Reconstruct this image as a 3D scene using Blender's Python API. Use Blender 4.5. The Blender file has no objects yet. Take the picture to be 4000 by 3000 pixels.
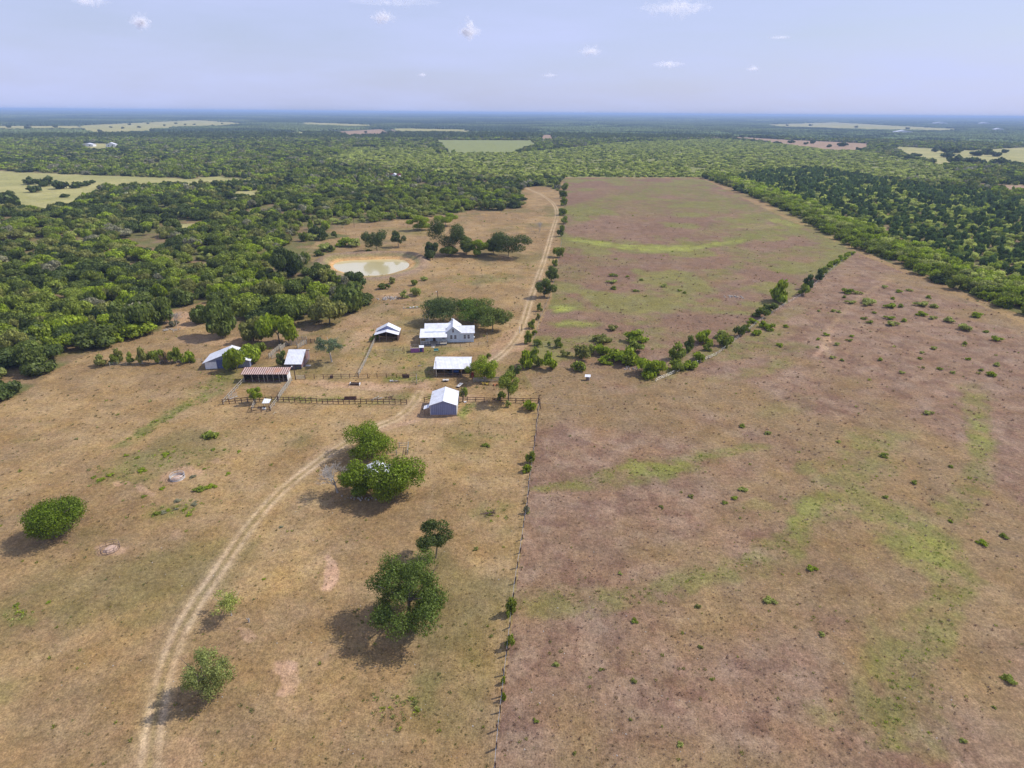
import bpy, math, random
import numpy as np
from mathutils import Matrix, Vector
R = math.radians
random.seed(7)
rng = np.random.default_rng(7)
scene = bpy.context.scene

# ------------------------------------------------------------------ camera
FPX, CAMZ = 2311.0, 72.0                       # focal length in px of the 4000 px frame, flying height
PITCH = math.atan2(1060.0, FPX)
cP, sP = math.cos(PITCH), math.sin(PITCH)
cR, sR = math.cos(R(.46)), math.sin(R(.46))
cam = bpy.data.cameras.new('camera')
cam.sensor_width = 36.0
cam.lens = FPX / 4000 * 36.0
cam.clip_start, cam.clip_end = 1.0, 80000.0
camo = bpy.data.objects.new('camera', cam)
scene.collection.objects.link(camo)
camo.matrix_world = Matrix(((cR, -sR, 0, 0), (sR*sP, cR*sP, -cP, 0), (sR*cP, cR*cP, sP, CAMZ), (0, 0, 0, 1)))
scene.camera = camo

# ------------------------------------------------------------------ world, sun, exposure
SUN_AZ, SUN_EL = math.atan2(.95, .31), R(47)     # azimuth from +Y towards +X
w = bpy.data.worlds.new('World'); scene.world = w; w.use_nodes = True
wn, wl = w.node_tree.nodes, w.node_tree.links
wn.clear()
out = wn.new('ShaderNodeOutputWorld'); bg = wn.new('ShaderNodeBackground'); bg.inputs[1].default_value = .10
sky = wn.new('ShaderNodeTexSky'); sky.sky_type = 'NISHITA'; sky.sun_disc = False
sky.sun_elevation = SUN_EL; sky.sun_rotation = SUN_AZ
sky.altitude = 150; sky.air_density = 1.3; sky.dust_density = 1.2; sky.ozone_density = 3.0
tc = wn.new('ShaderNodeTexCoord'); mp = wn.new('ShaderNodeMapping'); mp.inputs['Scale'].default_value = (1.0, 1.6, 6.0)
nz = wn.new('ShaderNodeTexNoise'); nz.inputs['Scale'].default_value = 2.2; nz.inputs['Detail'].default_value = 6; nz.inputs['Roughness'].default_value = .55
rp = wn.new('ShaderNodeMapRange'); rp.inputs[1].default_value = .35; rp.inputs[2].default_value = .75; rp.inputs[3].default_value = .62; rp.inputs[4].default_value = .97
mxs = wn.new('ShaderNodeMix'); mxs.data_type = 'RGBA'
mxs.inputs['B'].default_value = (6.0, 6.7, 10.2, 1)      # thin high veil of cloud
wl.new(tc.outputs['Generated'], mp.inputs[0]); wl.new(mp.outputs[0], nz.inputs['Vector']); wl.new(nz.outputs[0], rp.inputs[0])
wl.new(rp.outputs[0], mxs.inputs['Factor']); wl.new(sky.outputs[0], mxs.inputs['A'])
wl.new(mxs.outputs['Result'], bg.inputs[0]); wl.new(bg.outputs[0], out.inputs[0])
sun = bpy.data.lights.new('sun', 'SUN'); sun.energy = 4.8; sun.angle = R(.6); sun.color = (1, .95, .87)
suno = bpy.data.objects.new('sun', sun); scene.collection.objects.link(suno)
sd = Vector((math.sin(SUN_AZ)*math.cos(SUN_EL), math.cos(SUN_AZ)*math.cos(SUN_EL), math.sin(SUN_EL)))
suno.rotation_euler = sd.to_track_quat('Z', 'Y').to_euler()
scene.view_settings.view_transform = 'Standard'; scene.view_settings.look = 'None'
scene.view_settings.gamma = 1; scene.view_settings.exposure = 0.0
scene.cycles.max_bounces = 6; scene.cycles.diffuse_bounces = 2; scene.cycles.volume_bounces = 0
scene.cycles.transmission_bounces = 3; scene.cycles.transparent_max_bounces = 64
scene.cycles.use_denoising = True
scene.cycles.denoiser = 'OPENIMAGEDENOISE'; scene.cycles.denoising_input_passes = 'RGB_ALBEDO_NORMAL'

# ------------------------------------------------------------------ helpers: placing
K = 4000/2212
def ray(x, y):
    dx, dy = x-2000, y-1500
    ax = dx*cR+dy*sR; ay = -dx*sR+dy*cR
    return ax, FPX*cP-ay*sP, -(FPX*sP+ay*cP)
def G(x, y, z=0.0):
    """ground (or height z) point for a place in the 4000x3000 survey picture"""
    a, b, c = ray(x, y); t = (z-CAMZ)/c
    return Vector((a*t, b*t, z))
def depth(p): return p[1]*cP + (CAMZ-p[2])*sP
def mpp(p): return depth(p)/FPX
def hgt(bx, by, ty):
    g = G(bx, by); a, b, c = ray(bx, ty); return max(.3, CAMZ + c*g[1]/b)
def fit(x, bot, top, wpx, low=0.):
    """foot point, radius and height of a rounded crown seen between two heights of the survey picture"""
    cy = (bot+top)/2; d = math.radians(24.64)+math.atan2(cy-1500, FPX); p = G(x, cy+(bot-top)*.3)
    for _ in range(4):
        m = mpp(p); W = wpx*m/2*math.cos(math.atan((x-2000)/FPX)); T = (bot-top)*m/2*math.cos(math.atan((cy-1500)/FPX))
        rz = math.sqrt(max(T*T-(W*math.sin(d))**2, (.5*W*math.cos(d))**2))/math.cos(d); zc = rz*(1+low)/(1-low)
        p = G(x, cy+zc*math.cos(d)/m)
    return p, W, zc+rz
def toS(X, Y):
    f = Y*cP + CAMZ*sP; d = CAMZ*cP - Y*sP
    ax, ay = FPX*X/f, FPX*d/f
    return 2000+ax*cR-ay*sR, 1500+ax*sR+ay*cR
def inpoly(x, y, poly):
    x = np.asarray(x, float); y = np.asarray(y, float); c = np.zeros(x.shape, bool); n = len(poly)
    for i in range(n):
        x1, y1 = poly[i]; x2, y2 = poly[i-1]
        if y1 == y2: continue
        c ^= ((y1 > y) != (y2 > y)) & (x < (x2-x1)*(y-y1)/(y2-y1)+x1)
    return c
def MK(*pts): return [(a*K, b*K) for a, b in pts]      # 2212-wide picture units
_T = rng.random((256, 256)).astype(np.float32)
def vnoise(x, y, s=1.0, o=0):
    x = np.asarray(x)/s + o*17.3; y = np.asarray(y)/s + o*9.7
    xi = np.floor(x).astype(np.int64); yi = np.floor(y).astype(np.int64); fx = x-xi; fy = y-yi
    fx = fx*fx*(3-2*fx); fy = fy*fy*(3-2*fy)
    a = _T[xi & 255, yi & 255]; b = _T[(xi+1) & 255, yi & 255]; c = _T[xi & 255, (yi+1) & 255]; d = _T[(xi+1) & 255, (yi+1) & 255]
    return (a*(1-fx)+b*fx)*(1-fy)+(c*(1-fx)+d*fx)*fy
def fbm(x, y, s, n=4, o=0):
    t = 0; a = .5; tot = 0
    for i in range(n):
        t = t+a*vnoise(x, y, s/2**i, o+i*3+1); tot += a; a *= .55
    return t/tot
def sst(a, b, x):
    t = np.clip((x-a)/(b-a), 0, 1); return t*t*(3-2*t)

# ------------------------------------------------------------------ helpers: objects
def tag(o, label=None, cat=None, group=None, kind=None):
    if label: o['label'] = label
    if cat: o['category'] = cat
    if group: o['group'] = group
    if kind: o['kind'] = kind
    return o
def link(o): scene.collection.objects.link(o); return o
def empty(name, loc, rz=0, label=None, cat=None, group=None):
    o = bpy.data.objects.new(name, None); o.location = loc; o.rotation_euler = (0, 0, rz); o.empty_display_size = .2
    return tag(link(o), label, cat, group)
class MB:
    def __init__(s): s.v = []; s.f = []
    def add(s, vs, fs):
        b = len(s.v); s.v += [tuple(p) for p in vs]; s.f += [tuple(i+b for i in f) for f in fs]; return s
    def box(s, x0, x1, y0, y1, z0, z1):
        return s.add([(x0,y0,z0),(x1,y0,z0),(x1,y1,z0),(x0,y1,z0),(x0,y0,z1),(x1,y0,z1),(x1,y1,z1),(x0,y1,z1)],
                     [(0,3,2,1),(4,5,6,7),(0,1,5,4),(1,2,6,5),(2,3,7,6),(3,0,4,7)])
    def beam(s, p, q, w=.1, h=None, up=(0,0,1)):
        h = h or w; p, q = Vector(p), Vector(q); d = (q-p).normalized(); u = Vector(up)
        if abs(d.dot(u)) > .98: u = Vector((0,1,0))
        a = d.cross(u).normalized()*w/2; b = a.cross(d).normalized()*h/2
        vs = [p-a-b, p+a-b, p+a+b, p-a+b, q-a-b, q+a-b, q+a+b, q-a+b]
        return s.add(vs, [(0,3,2,1),(4,5,6,7),(0,1,5,4),(1,2,6,5),(2,3,7,6),(3,0,4,7)])
    def tube(s, p, q, r0, r1=None, n=6):
        r1 = r0 if r1 is None else r1; p, q = Vector(p), Vector(q); d = (q-p).normalized()
        u = Vector((0,0,1)) if abs(d.z) < .9 else Vector((1,0,0)); a = d.cross(u).normalized(); b = a.cross(d)
        vs = [p+(a*math.cos(t)+b*math.sin(t))*r0 for t in [2*math.pi*i/n for i in range(n)]]+[q+(a*math.cos(t)+b*math.sin(t))*r1 for t in [2*math.pi*i/n for i in range(n)]]
        return s.add(vs, [(i,(i+1)%n,n+(i+1)%n,n+i) for i in range(n)]+[tuple(range(n))[::-1], tuple(range(n,2*n))])
    def slab(s, quad, t=.06):
        """a sheet of thickness t on four (or more) corner points"""
        q = [Vector(p) for p in quad]; nrm = (q[1]-q[0]).cross(q[2]-q[0]).normalized()
        if nrm.z < 0: nrm = -nrm
        n = len(q); vs = q+[p+nrm*t for p in q]
        return s.add(vs, [tuple(range(n))[::-1], tuple(range(n,2*n))]+[(i,(i+1)%n,n+(i+1)%n,n+i) for i in range(n)])
    def mesh(s, name, mat):
        m = bpy.data.meshes.new(name); m.from_pydata(s.v, [], s.f)
        if mat: m.materials.append(mat)
        return m
    def build(s, name, mat, parent=None, loc=None):
        o = link(bpy.data.objects.new(name, s.mesh(name, mat)))
        if parent: o.parent = parent
        if loc is not None: o.location = loc
        return o
def npmesh(name, V, Fc, mat, n=4):
    m = bpy.data.meshes.new(name); V = np.asarray(V, np.float32); Fc = np.asarray(Fc, np.int32)
    m.vertices.add(len(V)); m.vertices.foreach_set('co', V.ravel())
    m.loops.add(Fc.size); m.loops.foreach_set('vertex_index', Fc.ravel())
    m.polygons.add(len(Fc)); m.polygons.foreach_set('loop_start', np.arange(0, Fc.size, n, dtype=np.int32))
    m.update(calc_edges=True); m.validate()
    if mat: m.materials.append(mat)
    return m

# ------------------------------------------------------------------ materials
def newmat(name):
    m = bpy.data.materials.new(name); m.use_nodes = True
    return m, m.node_tree.nodes, m.node_tree.links, m.node_tree.nodes['Principled BSDF']
def noise_mat(name, c1, c2, scale=2., rough=.85, metal=0., bump=0., stretch=(1,1,1), detail=5, spec=.3, contrast=(.3,.7)):
    m, n, l, b = newmat(name)
    t = n.new('ShaderNodeTexCoord'); mp = n.new('ShaderNodeMapping'); mp.inputs['Scale'].default_value = stretch
    z = n.new('ShaderNodeTexNoise'); z.inputs['Scale'].default_value = scale; z.inputs['Detail'].default_value = detail
    r = n.new('ShaderNodeValToRGB'); r.color_ramp.elements[0].position = contrast[0]; r.color_ramp.elements[1].position = contrast[1]
    r.color_ramp.elements[0].color = (*c1, 1); r.color_ramp.elements[1].color = (*c2, 1)
    l.new(t.outputs['Object'], mp.inputs[0]); l.new(mp.outputs[0], z.inputs['Vector']); l.new(z.outputs[0], r.inputs[0]); l.new(r.outputs[0], b.inputs['Base Color'])
    b.inputs['Roughness'].default_value = rough; b.inputs['Metallic'].default_value = metal; b.inputs['Specular IOR Level'].default_value = spec
    if bump:
        u = n.new('ShaderNodeBump'); u.inputs['Strength'].default_value = bump; u.inputs['Distance'].default_value = .1
        l.new(z.outputs[0], u.inputs['Height']); l.new(u.outputs[0], b.inputs['Normal'])
    return m
def rib_mat(name, c1, c2, period, axis='X', rough=.4, metal=.0, stripe=.5, rust=None, bump=.6, rust_at=.6):
    """ribbed sheet metal: ribs repeat along a local axis, with wear"""
    m, n, l, b = newmat(name)
    t = n.new('ShaderNodeTexCoord'); sp = n.new('ShaderNodeSeparateXYZ'); l.new(t.outputs['Object'], sp.inputs[0])
    mu = n.new('ShaderNodeMath'); mu.operation = 'MULTIPLY'; mu.inputs[1].default_value = 2*math.pi/period; l.new(sp.outputs[axis], mu.inputs[0])
    si = n.new('ShaderNodeMath'); si.operation = 'SINE'; l.new(mu.outputs[0], si.inputs[0])
    mr = n.new('ShaderNodeMapRange'); mr.inputs[1].default_value = stripe; mr.inputs[2].default_value = min(1., stripe+.4); l.new(si.outputs[0], mr.inputs[0])
    z = n.new('ShaderNodeTexNoise'); z.inputs['Scale'].default_value = .9; z.inputs['Detail'].default_value = 6; l.new(t.outputs['Object'], z.inputs['Vector'])
    mx = n.new('ShaderNodeMix'); mx.data_type = 'RGBA'; mx.inputs['A'].default_value = (*c1, 1); mx.inputs['B'].default_value = (*c2, 1); l.new(mr.outputs[0], mx.inputs['Factor'])
    src = mx.outputs['Result']
    z2 = n.new('ShaderNodeMapRange'); z2.inputs[1].default_value = .35; z2.inputs[2].default_value = .7; z2.inputs[3].default_value = .86; z2.inputs[4].default_value = 1.06; l.new(z.outputs[0], z2.inputs[0])
    hs = n.new('ShaderNodeHueSaturation'); l.new(src, hs.inputs['Color']); l.new(z2.outputs[0], hs.inputs['Value']); src = hs.outputs[0]
    if rust:
        z3 = n.new('ShaderNodeTexNoise'); z3.inputs['Scale'].default_value = .5; z3.inputs['Detail'].default_value = 8; l.new(t.outputs['Object'], z3.inputs['Vector'])
        r3 = n.new('ShaderNodeMapRange'); r3.inputs[1].default_value = rust_at-.1; r3.inputs[2].default_value = rust_at+.1; l.new(z3.outputs[0], r3.inputs[0])
        m3 = n.new('ShaderNodeMix'); m3.data_type = 'RGBA'; m3.inputs['B'].default_value = (*rust, 1); l.new(src, m3.inputs['A']); l.new(r3.outputs[0], m3.inputs['Factor']); src = m3.outputs['Result']
    l.new(src, b.inputs['Base Color'])
    u = n.new('ShaderNodeBump'); u.inputs['Strength'].default_value = bump; u.inputs['Distance'].default_value = .03; l.new(si.outputs[0], u.inputs['Height']); l.new(u.outputs[0], b.inputs['Normal'])
    b.inputs['Roughness'].default_value = rough; b.inputs['Metallic'].default_value = metal
    return m
def leaf_mat(name, trans=.35, val=1.0):
    """foliage: tint comes from the tree, leaves vary one by one and in clumps"""
    m, n, l, b = newmat(name)
    at = n.new('ShaderNodeAttribute'); at.attribute_type = 'INSTANCER'; at.attribute_name = 'tint'
    ge = n.new('ShaderNodeNewGeometry'); t = n.new('ShaderNodeTexCoord')
    z = n.new('ShaderNodeTexNoise'); z.inputs['Scale'].default_value = .7; z.inputs['Detail'].default_value = 4; l.new(t.outputs['Object'], z.inputs['Vector'])
    oi = n.new('ShaderNodeObjectInfo')
    a1 = n.new('ShaderNodeMapRange'); a1.inputs[3].default_value = .62*val; a1.inputs[4].default_value = 1.42*val; l.new(ge.outputs['Random Per Island'], a1.inputs[0])
    a2 = n.new('ShaderNodeMapRange'); a2.inputs[1].default_value = .3; a2.inputs[2].default_value = .7; a2.inputs[3].default_value = .75; a2.inputs[4].default_value = 1.3; l.new(z.outputs[0], a2.inputs[0])
    mu = n.new('ShaderNodeMath'); mu.operation = 'MULTIPLY'; l.new(a1.outputs[0], mu.inputs[0]); l.new(a2.outputs[0], mu.inputs[1])
    hu = n.new('ShaderNodeMapRange'); hu.inputs[3].default_value = .485; hu.inputs[4].default_value = .512; l.new(z.outputs[0], hu.inputs[0])
    hs = n.new('ShaderNodeHueSaturation'); l.new(at.outputs['Color'], hs.inputs['Color']); l.new(mu.outputs[0], hs.inputs['Value']); l.new(hu.outputs[0], hs.inputs['Hue'])
    d = n.new('ShaderNodeBsdfDiffuse'); tr = n.new('ShaderNodeBsdfTranslucent'); ms = n.new('ShaderNodeMixShader'); ms.inputs[0].default_value = trans
    l.new(hs.outputs[0], d.inputs[0]); l.new(hs.outputs[0], tr.inputs[0]); l.new(d.outputs[0], ms.inputs[1]); l.new(tr.outputs[0], ms.inputs[2])
    gl = n.new('ShaderNodeBsdfGlossy'); gl.inputs['Roughness'].default_value = .55; gl.inputs[0].default_value = (.8, .85, .8, 1)
    m2 = n.new('ShaderNodeMixShader'); m2.inputs[0].default_value = .015; l.new(ms.outputs[0], m2.inputs[1]); l.new(gl.outputs[0], m2.inputs[2])
    l.new(m2.outputs[0], n['Material Output'].inputs[0]); n.remove(b)
    return m
LEAF = leaf_mat('leaf', trans=.4, val=1.75); FARLEAF = leaf_mat('canopy', trans=0.1, val=1.5)
BARK = noise_mat('bark', (.09,.07,.05), (.2,.165,.125), 6)
DEADWOOD = noise_mat('dead_wood', (.3,.27,.23), (.5,.46,.42), 5)
OLDWOOD = noise_mat('old_wood', (.13,.085,.065), (.26,.19,.15), 3, stretch=(1,1,.3))
GREYWOOD = noise_mat('grey_wood', (.28,.25,.2), (.45,.41,.34), 3)
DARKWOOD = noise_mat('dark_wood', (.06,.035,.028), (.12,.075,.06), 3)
PLANK = rib_mat('plank_wall', (.3,.24,.24), (.12,.08,.08), .28, 'Y', rough=.9, stripe=.3, rust=(.2,.1,.09), rust_at=.5)
PLANKX = rib_mat('plank_front', (.13,.12,.14), (.06,.05,.06), .28, 'X', rough=.9, stripe=.4)
WHITEROOF = rib_mat('white_metal_roof', (.72,.73,.76), (.6,.61,.65), .45, 'X', rough=.38, stripe=.7, rust=(.5,.46,.43), rust_at=.66)
WHITEROOFY = rib_mat('white_metal_roof_cross', (.72,.73,.76), (.6,.61,.65), .45, 'Y', rough=.38, stripe=.7, rust=(.5,.46,.43), rust_at=.66)
RUSTROOF = rib_mat('rusty_striped_roof', (.56,.42,.36), (.17,.075,.05), .62, 'X', rough=.7, stripe=-.1, rust=(.42,.2,.12), bump=1, rust_at=.62)
TIN = rib_mat('tin_shade_blue', (.24,.28,.46), (.17,.2,.36), .5, 'X', rough=.5, stripe=.2, metal=.2)  # blue of the shaded barn front is put into the tin colour
TINY_ = rib_mat('tin_sunlit_side', (.6,.6,.6), (.5,.5,.5), .5, 'Y', rough=.5, stripe=.2, metal=.1)  # brighter neutral copy of the tin, coloured as the sunlit right wall
SIDING = rib_mat('shade_blue_siding', (.62,.72,.78), (.5,.59,.66), .25, 'Z', rough=.6, stripe=.7)  # pale blue of the shaded house front is put into the siding colour
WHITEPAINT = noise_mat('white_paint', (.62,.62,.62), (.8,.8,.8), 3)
GLASS = noise_mat('window_glass', (.05,.07,.1), (.12,.14,.18), 3, rough=.15, spec=.8)
PURPLE = noise_mat('purple_paint', (.24,.09,.22), (.33,.13,.3), 2)
TEAL = noise_mat('teal_paint', (.02,.2,.22), (.03,.3,.32), 3)
CONCRETE = noise_mat('concrete', (.42,.4,.36), (.6,.56,.5), 2)
EARTH = noise_mat('bare_earth', (.3,.18,.11), (.45,.3,.19), 2)
YELLOW = noise_mat('yellow_paint', (.6,.42,.05), (.75,.55,.1), 3)
ORANGE = noise_mat('orange_paint', (.55,.2,.08), (.7,.32,.15), 3)
BLUE = noise_mat('blue_paint', (.05,.1,.3), (.08,.15,.4), 3)
BLACK = noise_mat('black_rubber', (.02,.02,.02), (.04,.04,.04), 3)
GALV = noise_mat('galvanised_steel', (.5,.5,.5), (.68,.68,.68), 3, rough=.35, metal=.4)
HAY = noise_mat('hay', (.35,.23,.17), (.55,.4,.3), 4, bump=.6)
STONE = noise_mat('stone', (.27,.235,.2), (.46,.41,.35), 3)
REDPAINT = noise_mat('red_paint', (.3,.05,.05), (.4,.09,.08), 3)

def ground_mat():
    m, n, l, b = newmat('dry_pasture')
    at = n.new('ShaderNodeAttribute'); at.attribute_name = 'Col'
    t = n.new('ShaderNodeTexCoord')
    def nz(s, d=5, rough=.6):
        z = n.new('ShaderNodeTexNoise'); z.inputs['Scale'].default_value = s; z.inputs['Detail'].default_value = d; z.inputs['Roughness'].default_value = rough
        l.new(t.outputs['Object'], z.inputs['Vector']); return z.outputs[0]
    def rng_(src, a, b_, c, d):
        r = n.new('ShaderNodeMapRange'); r.inputs[1].default_value = a; r.inputs[2].default_value = b_; r.inputs[3].default_value = c; r.inputs[4].default_value = d; l.new(src, r.inputs[0]); return r.outputs[0]
    def mul(a, c):
        x = n.new('ShaderNodeMath'); x.operation = 'MULTIPLY'; l.new(a, x.inputs[0]); l.new(c, x.inputs[1]); return x.outputs[0]
    v = mul(mul(mul(rng_(nz(1.3, 3, .7), .36, .66, .74, 1.22), rng_(nz(4.2, 3, .7), .38, .62, .76, 1.24)), rng_(nz(.23, 6, .7), .36, .66, .82, 1.16)), rng_(nz(.045, 5), .35, .65, .92, 1.08))
    sat = rng_(nz(.11, 4), .3, .7, .93, 1.1)
    hue = rng_(nz(.35, 5, .7), .3, .7, .493, .507)
    hs = n.new('ShaderNodeHueSaturation'); l.new(at.outputs['Color'], hs.inputs['Color']); l.new(v, hs.inputs['Value']); l.new(sat, hs.inputs['Saturation']); l.new(hue, hs.inputs['Hue'])
    l.new(hs.outputs[0], b.inputs['Base Color']); b.inputs['Roughness'].default_value = .95; b.inputs['Specular IOR Level'].default_value = .1
    u = n.new('ShaderNodeBump'); u.inputs['Strength'].default_value = .8; u.inputs['Distance'].default_value = .25
    l.new(nz(1.1, 4, .7), u.inputs['Height']); l.new(u.outputs[0], b.inputs['Normal'])
    return m
GROUND = ground_mat()

# ------------------------------------------------------------------ land-use map
WOOD = MK((-700,900),(0,872),(60,842),(115,800),(170,775),(215,758),(250,742),(262,726),(345,716),(362,672),(440,652),(520,690),(575,700),(640,690),(700,690),(745,684),(790,655),
          (750,610),(672,565),(660,545),(685,520),(760,510),(695,500),(760,483),(900,472),(1010,458),(1080,455),(1125,447),(1120,422),(1135,404),(1175,402),(1205,412),(1216,383),
          (1515,383),(1570,402),(1700,458),(1850,537),(1960,583),(2110,642),(2212,682),(2900,920),(3400,0),(-1600,0))
OPEN = [MK((-300,360),(22,370),(115,375),(280,381),(400,386),(530,384),(528,398),(400,404),(320,404),(222,405),(215,418),(205,428),(100,460),(30,455),(-300,470)),
        MK((425,383),(490,380),(480,397),(450,390)), MK((500,415),(565,410),(555,430),(515,430)), MK((395,483),(445,480),(440,500),(370,506)),
        MK((-60,480),(28,481),(22,494),(-60,500)), MK((175,271),(430,259),(540,267),(500,272),(350,278),(300,287),(175,293)), MK((-200,272),(170,272),(175,281),(-200,282)),
        MK((660,264),(800,269),(805,276),(650,271)), MK((720,285),(825,279),(845,293),(750,296)), MK((850,277),(1020,280),(1015,289),(860,286)), MK((605,287),(660,285),(655,294)),
        MK((170,309),(264,311),(255,324),(188,327)), MK((940,302),(1150,303),(1160,315),(1110,330),(965,331)),
        MK((1581,295),(1700,302),(1770,305),(1876,310),(1876,326),(1796,325),(1700,313),(1586,300)), MK((1925,316),(2100,325),(2212,318),(2500,320),(2500,362),(2041,357),(1950,336)),
        MK((1656,269),(1801,264),(1926,271),(2081,279),(2056,285),(1856,281),(1666,274)), MK((2086,399),(2212,400),(2500,430),(2156,411)), MK((1170,288),(1192,288),(1196,302),(1168,302)),
        MK((560,455),(600,450),(598,462),(565,464)), MK((0,535),(20,530),(25,548),(0,552)), MK((850,284),(842,278),(848,277),(862,298),(855,299))]
PINK = MK((1165,862),(1068,1659),(1000,2400),(4200,2400),(3400,1000),(2212,700),(1850,545),(1515,385),(1216,384),(1216,470),(1205,570),(1190,650),(1150,735),(1130,800))
UPPER = MK((1216,384),(1515,385),(1850,545),(1830,560),(1700,650),(1560,740),(1400,800),(1140,790),(1150,735),(1190,650),(1205,570),(1216,470))
CEDARZ = MK((1560,392),(1660,372),(1760,368),(1900,392),(2100,420),(2212,436),(2900,520),(2900,900),(2212,660),(1850,515),(1700,445))
PALEZ = MK((690,352),(760,318),(930,320),(950,332),(1150,328),(1340,308),(1560,300),(1870,328),(2040,358),(2090,400),(1900,390),(1760,366),(1650,370),(1560,390),(1515,384),(1216,384),(1100,390),(900,372))
TRACK = [(318,1700),(322,1659),(335,1560),(352,1470),(382,1380),(420,1310),(468,1240),(530,1150),(598,1070),(680,1003),(740,962),(800,928),(858,903),(893,872),(908,845)]
TRACK2 = [(1048,790),(1085,765),(1118,728),(1133,690),(1145,650),(1160,605),(1176,560),(1193,500),(1203,462),(1195,440),(1172,422),(1152,413),(1132,405)]
SPUR = [(1790,770),(1782,735),(1800,700),(1860,640),(1930,600)]
def smooth_path(pts, step=1.0):
    p = np.array([list(G(a*K, b*K))[:2] for a, b in pts])
    t = np.arange(len(p)); tt = np.linspace(0, len(p)-1, 40*len(p))
    # catmull-rom
    def cr(c):
        o = []
        for u in tt:
            i = min(int(u), len(p)-2); f = u-i
            p0, p1, p2, p3 = c[max(i-1,0)], c[i], c[i+1], c[min(i+2,len(p)-1)]
            o.append(.5*((2*p1)+(-p0+p2)*f+(2*p0-5*p1+4*p2-p3)*f*f+(-p0+3*p1-3*p2+p3)*f**3))
        return np.array(o)
    q = np.stack([cr(p[:,0]), cr(p[:,1])], 1)
    d = np.r_[0, np.cumsum(np.hypot(*np.diff(q, axis=0).T))]
    s = np.arange(0, d[-1], step)
    return np.stack([np.interp(s, d, q[:,0]), np.interp(s, d, q[:,1])], 1)
PATHS = [smooth_path(TRACK), smooth_path(TRACK2, 1.5)]
SPURP = smooth_path(SPUR, 2)
TRAILS = [smooth_path(p, 1) for p in ([(935,890),(925,960),(935,1060),(905,1180)], [(0,1050),(90,990),(210,930),(330,865),(430,820)], [(1060,1640),(1075,1450),(1095,1250),(1125,1080),(1150,950)], [(640,830),(720,838),(820,842),(900,850)], [(545,1655),(590,1560),(640,1480),(720,1400)], [(1200,900),(1300,960),(1480,1010)], [(800,735),(760,760),(700,800)])]
def pathdist(x, y, path):
    """signed-ish distance to a path, only exact nearby"""
    out = np.full(x.shape, 99.); x0, y0 = path.min(0)-6; x1, y1 = path.max(0)+6
    idx = np.where((x > x0) & (x < x1) & (y > y0) & (y < y1))[0]
    for k in range(0, len(idx), 20000):
        i = idx[k:k+20000]; dx = x[i][:,None]-path[:,0]; dy = y[i][:,None]-path[:,1]
        out[i] = np.sqrt((dx*dx+dy*dy).min(1))
    return out
POND = [(1306,1036),(1312,1024),(1335,1016),(1372,1013),(1420,1012),(1480,1010),(1530,1009),(1572,1012),(1590,1022),(1592,1036),(1580,1046),(1550,1056),(1515,1066),(1470,1072),(1430,1072),(1385,1067),(1340,1056),(1316,1046)]
PONDG = np.array([list(G(a, b))[:2] for a, b in POND]); PC = PONDG.mean(0)
def ponddist(x, y):
    """distance outside (+) / inside (-) the water's edge, metres, from radial profile"""
    a = np.arctan2(PONDG[:,1]-PC[1], PONDG[:,0]-PC[0]); r = np.hypot(PONDG[:,1]-PC[1], PONDG[:,0]-PC[0]); o = np.argsort(a)
    aa = np.r_[a[o][-1]-2*np.pi, a[o], a[o][0]+2*np.pi]; rr = np.r_[r[o][-1], r[o], r[o][0]]
    th = np.arctan2(y-PC[1], x-PC[0])
    return np.hypot(x-PC[0], y-PC[1]) - np.interp(th, aa, rr)
def zfun(x, y):
    x = np.asarray(x, float); y = np.asarray(y, float); r = np.hypot(x, y)
    z = np.where(r > 6000, sst(6000, 26000, r)*(14+26*fbm(x, y, 5000, 3, 5)), 0.)
    near = (np.abs(x-PC[0]) < 60) & (np.abs(y-PC[1]) < 60)
    if near.any():
        d = ponddist(x, y); n = .6*fbm(x, y, 6, 3, 2)
        back = sst(-4, 12, y-PC[1]) * (1-sst(30, 44, np.abs(x-PC[0])))
        dz = -1.25*(1-sst(-1.5, 2.6, d)) + (1.7+n)*np.exp(-((d-8.)/3.6)**2)*back + (.35)*np.exp(-((d-7)/3)**2)
        z = np.where(near, dz*(1-sst(16, 30, d)), z)
    return z
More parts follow.
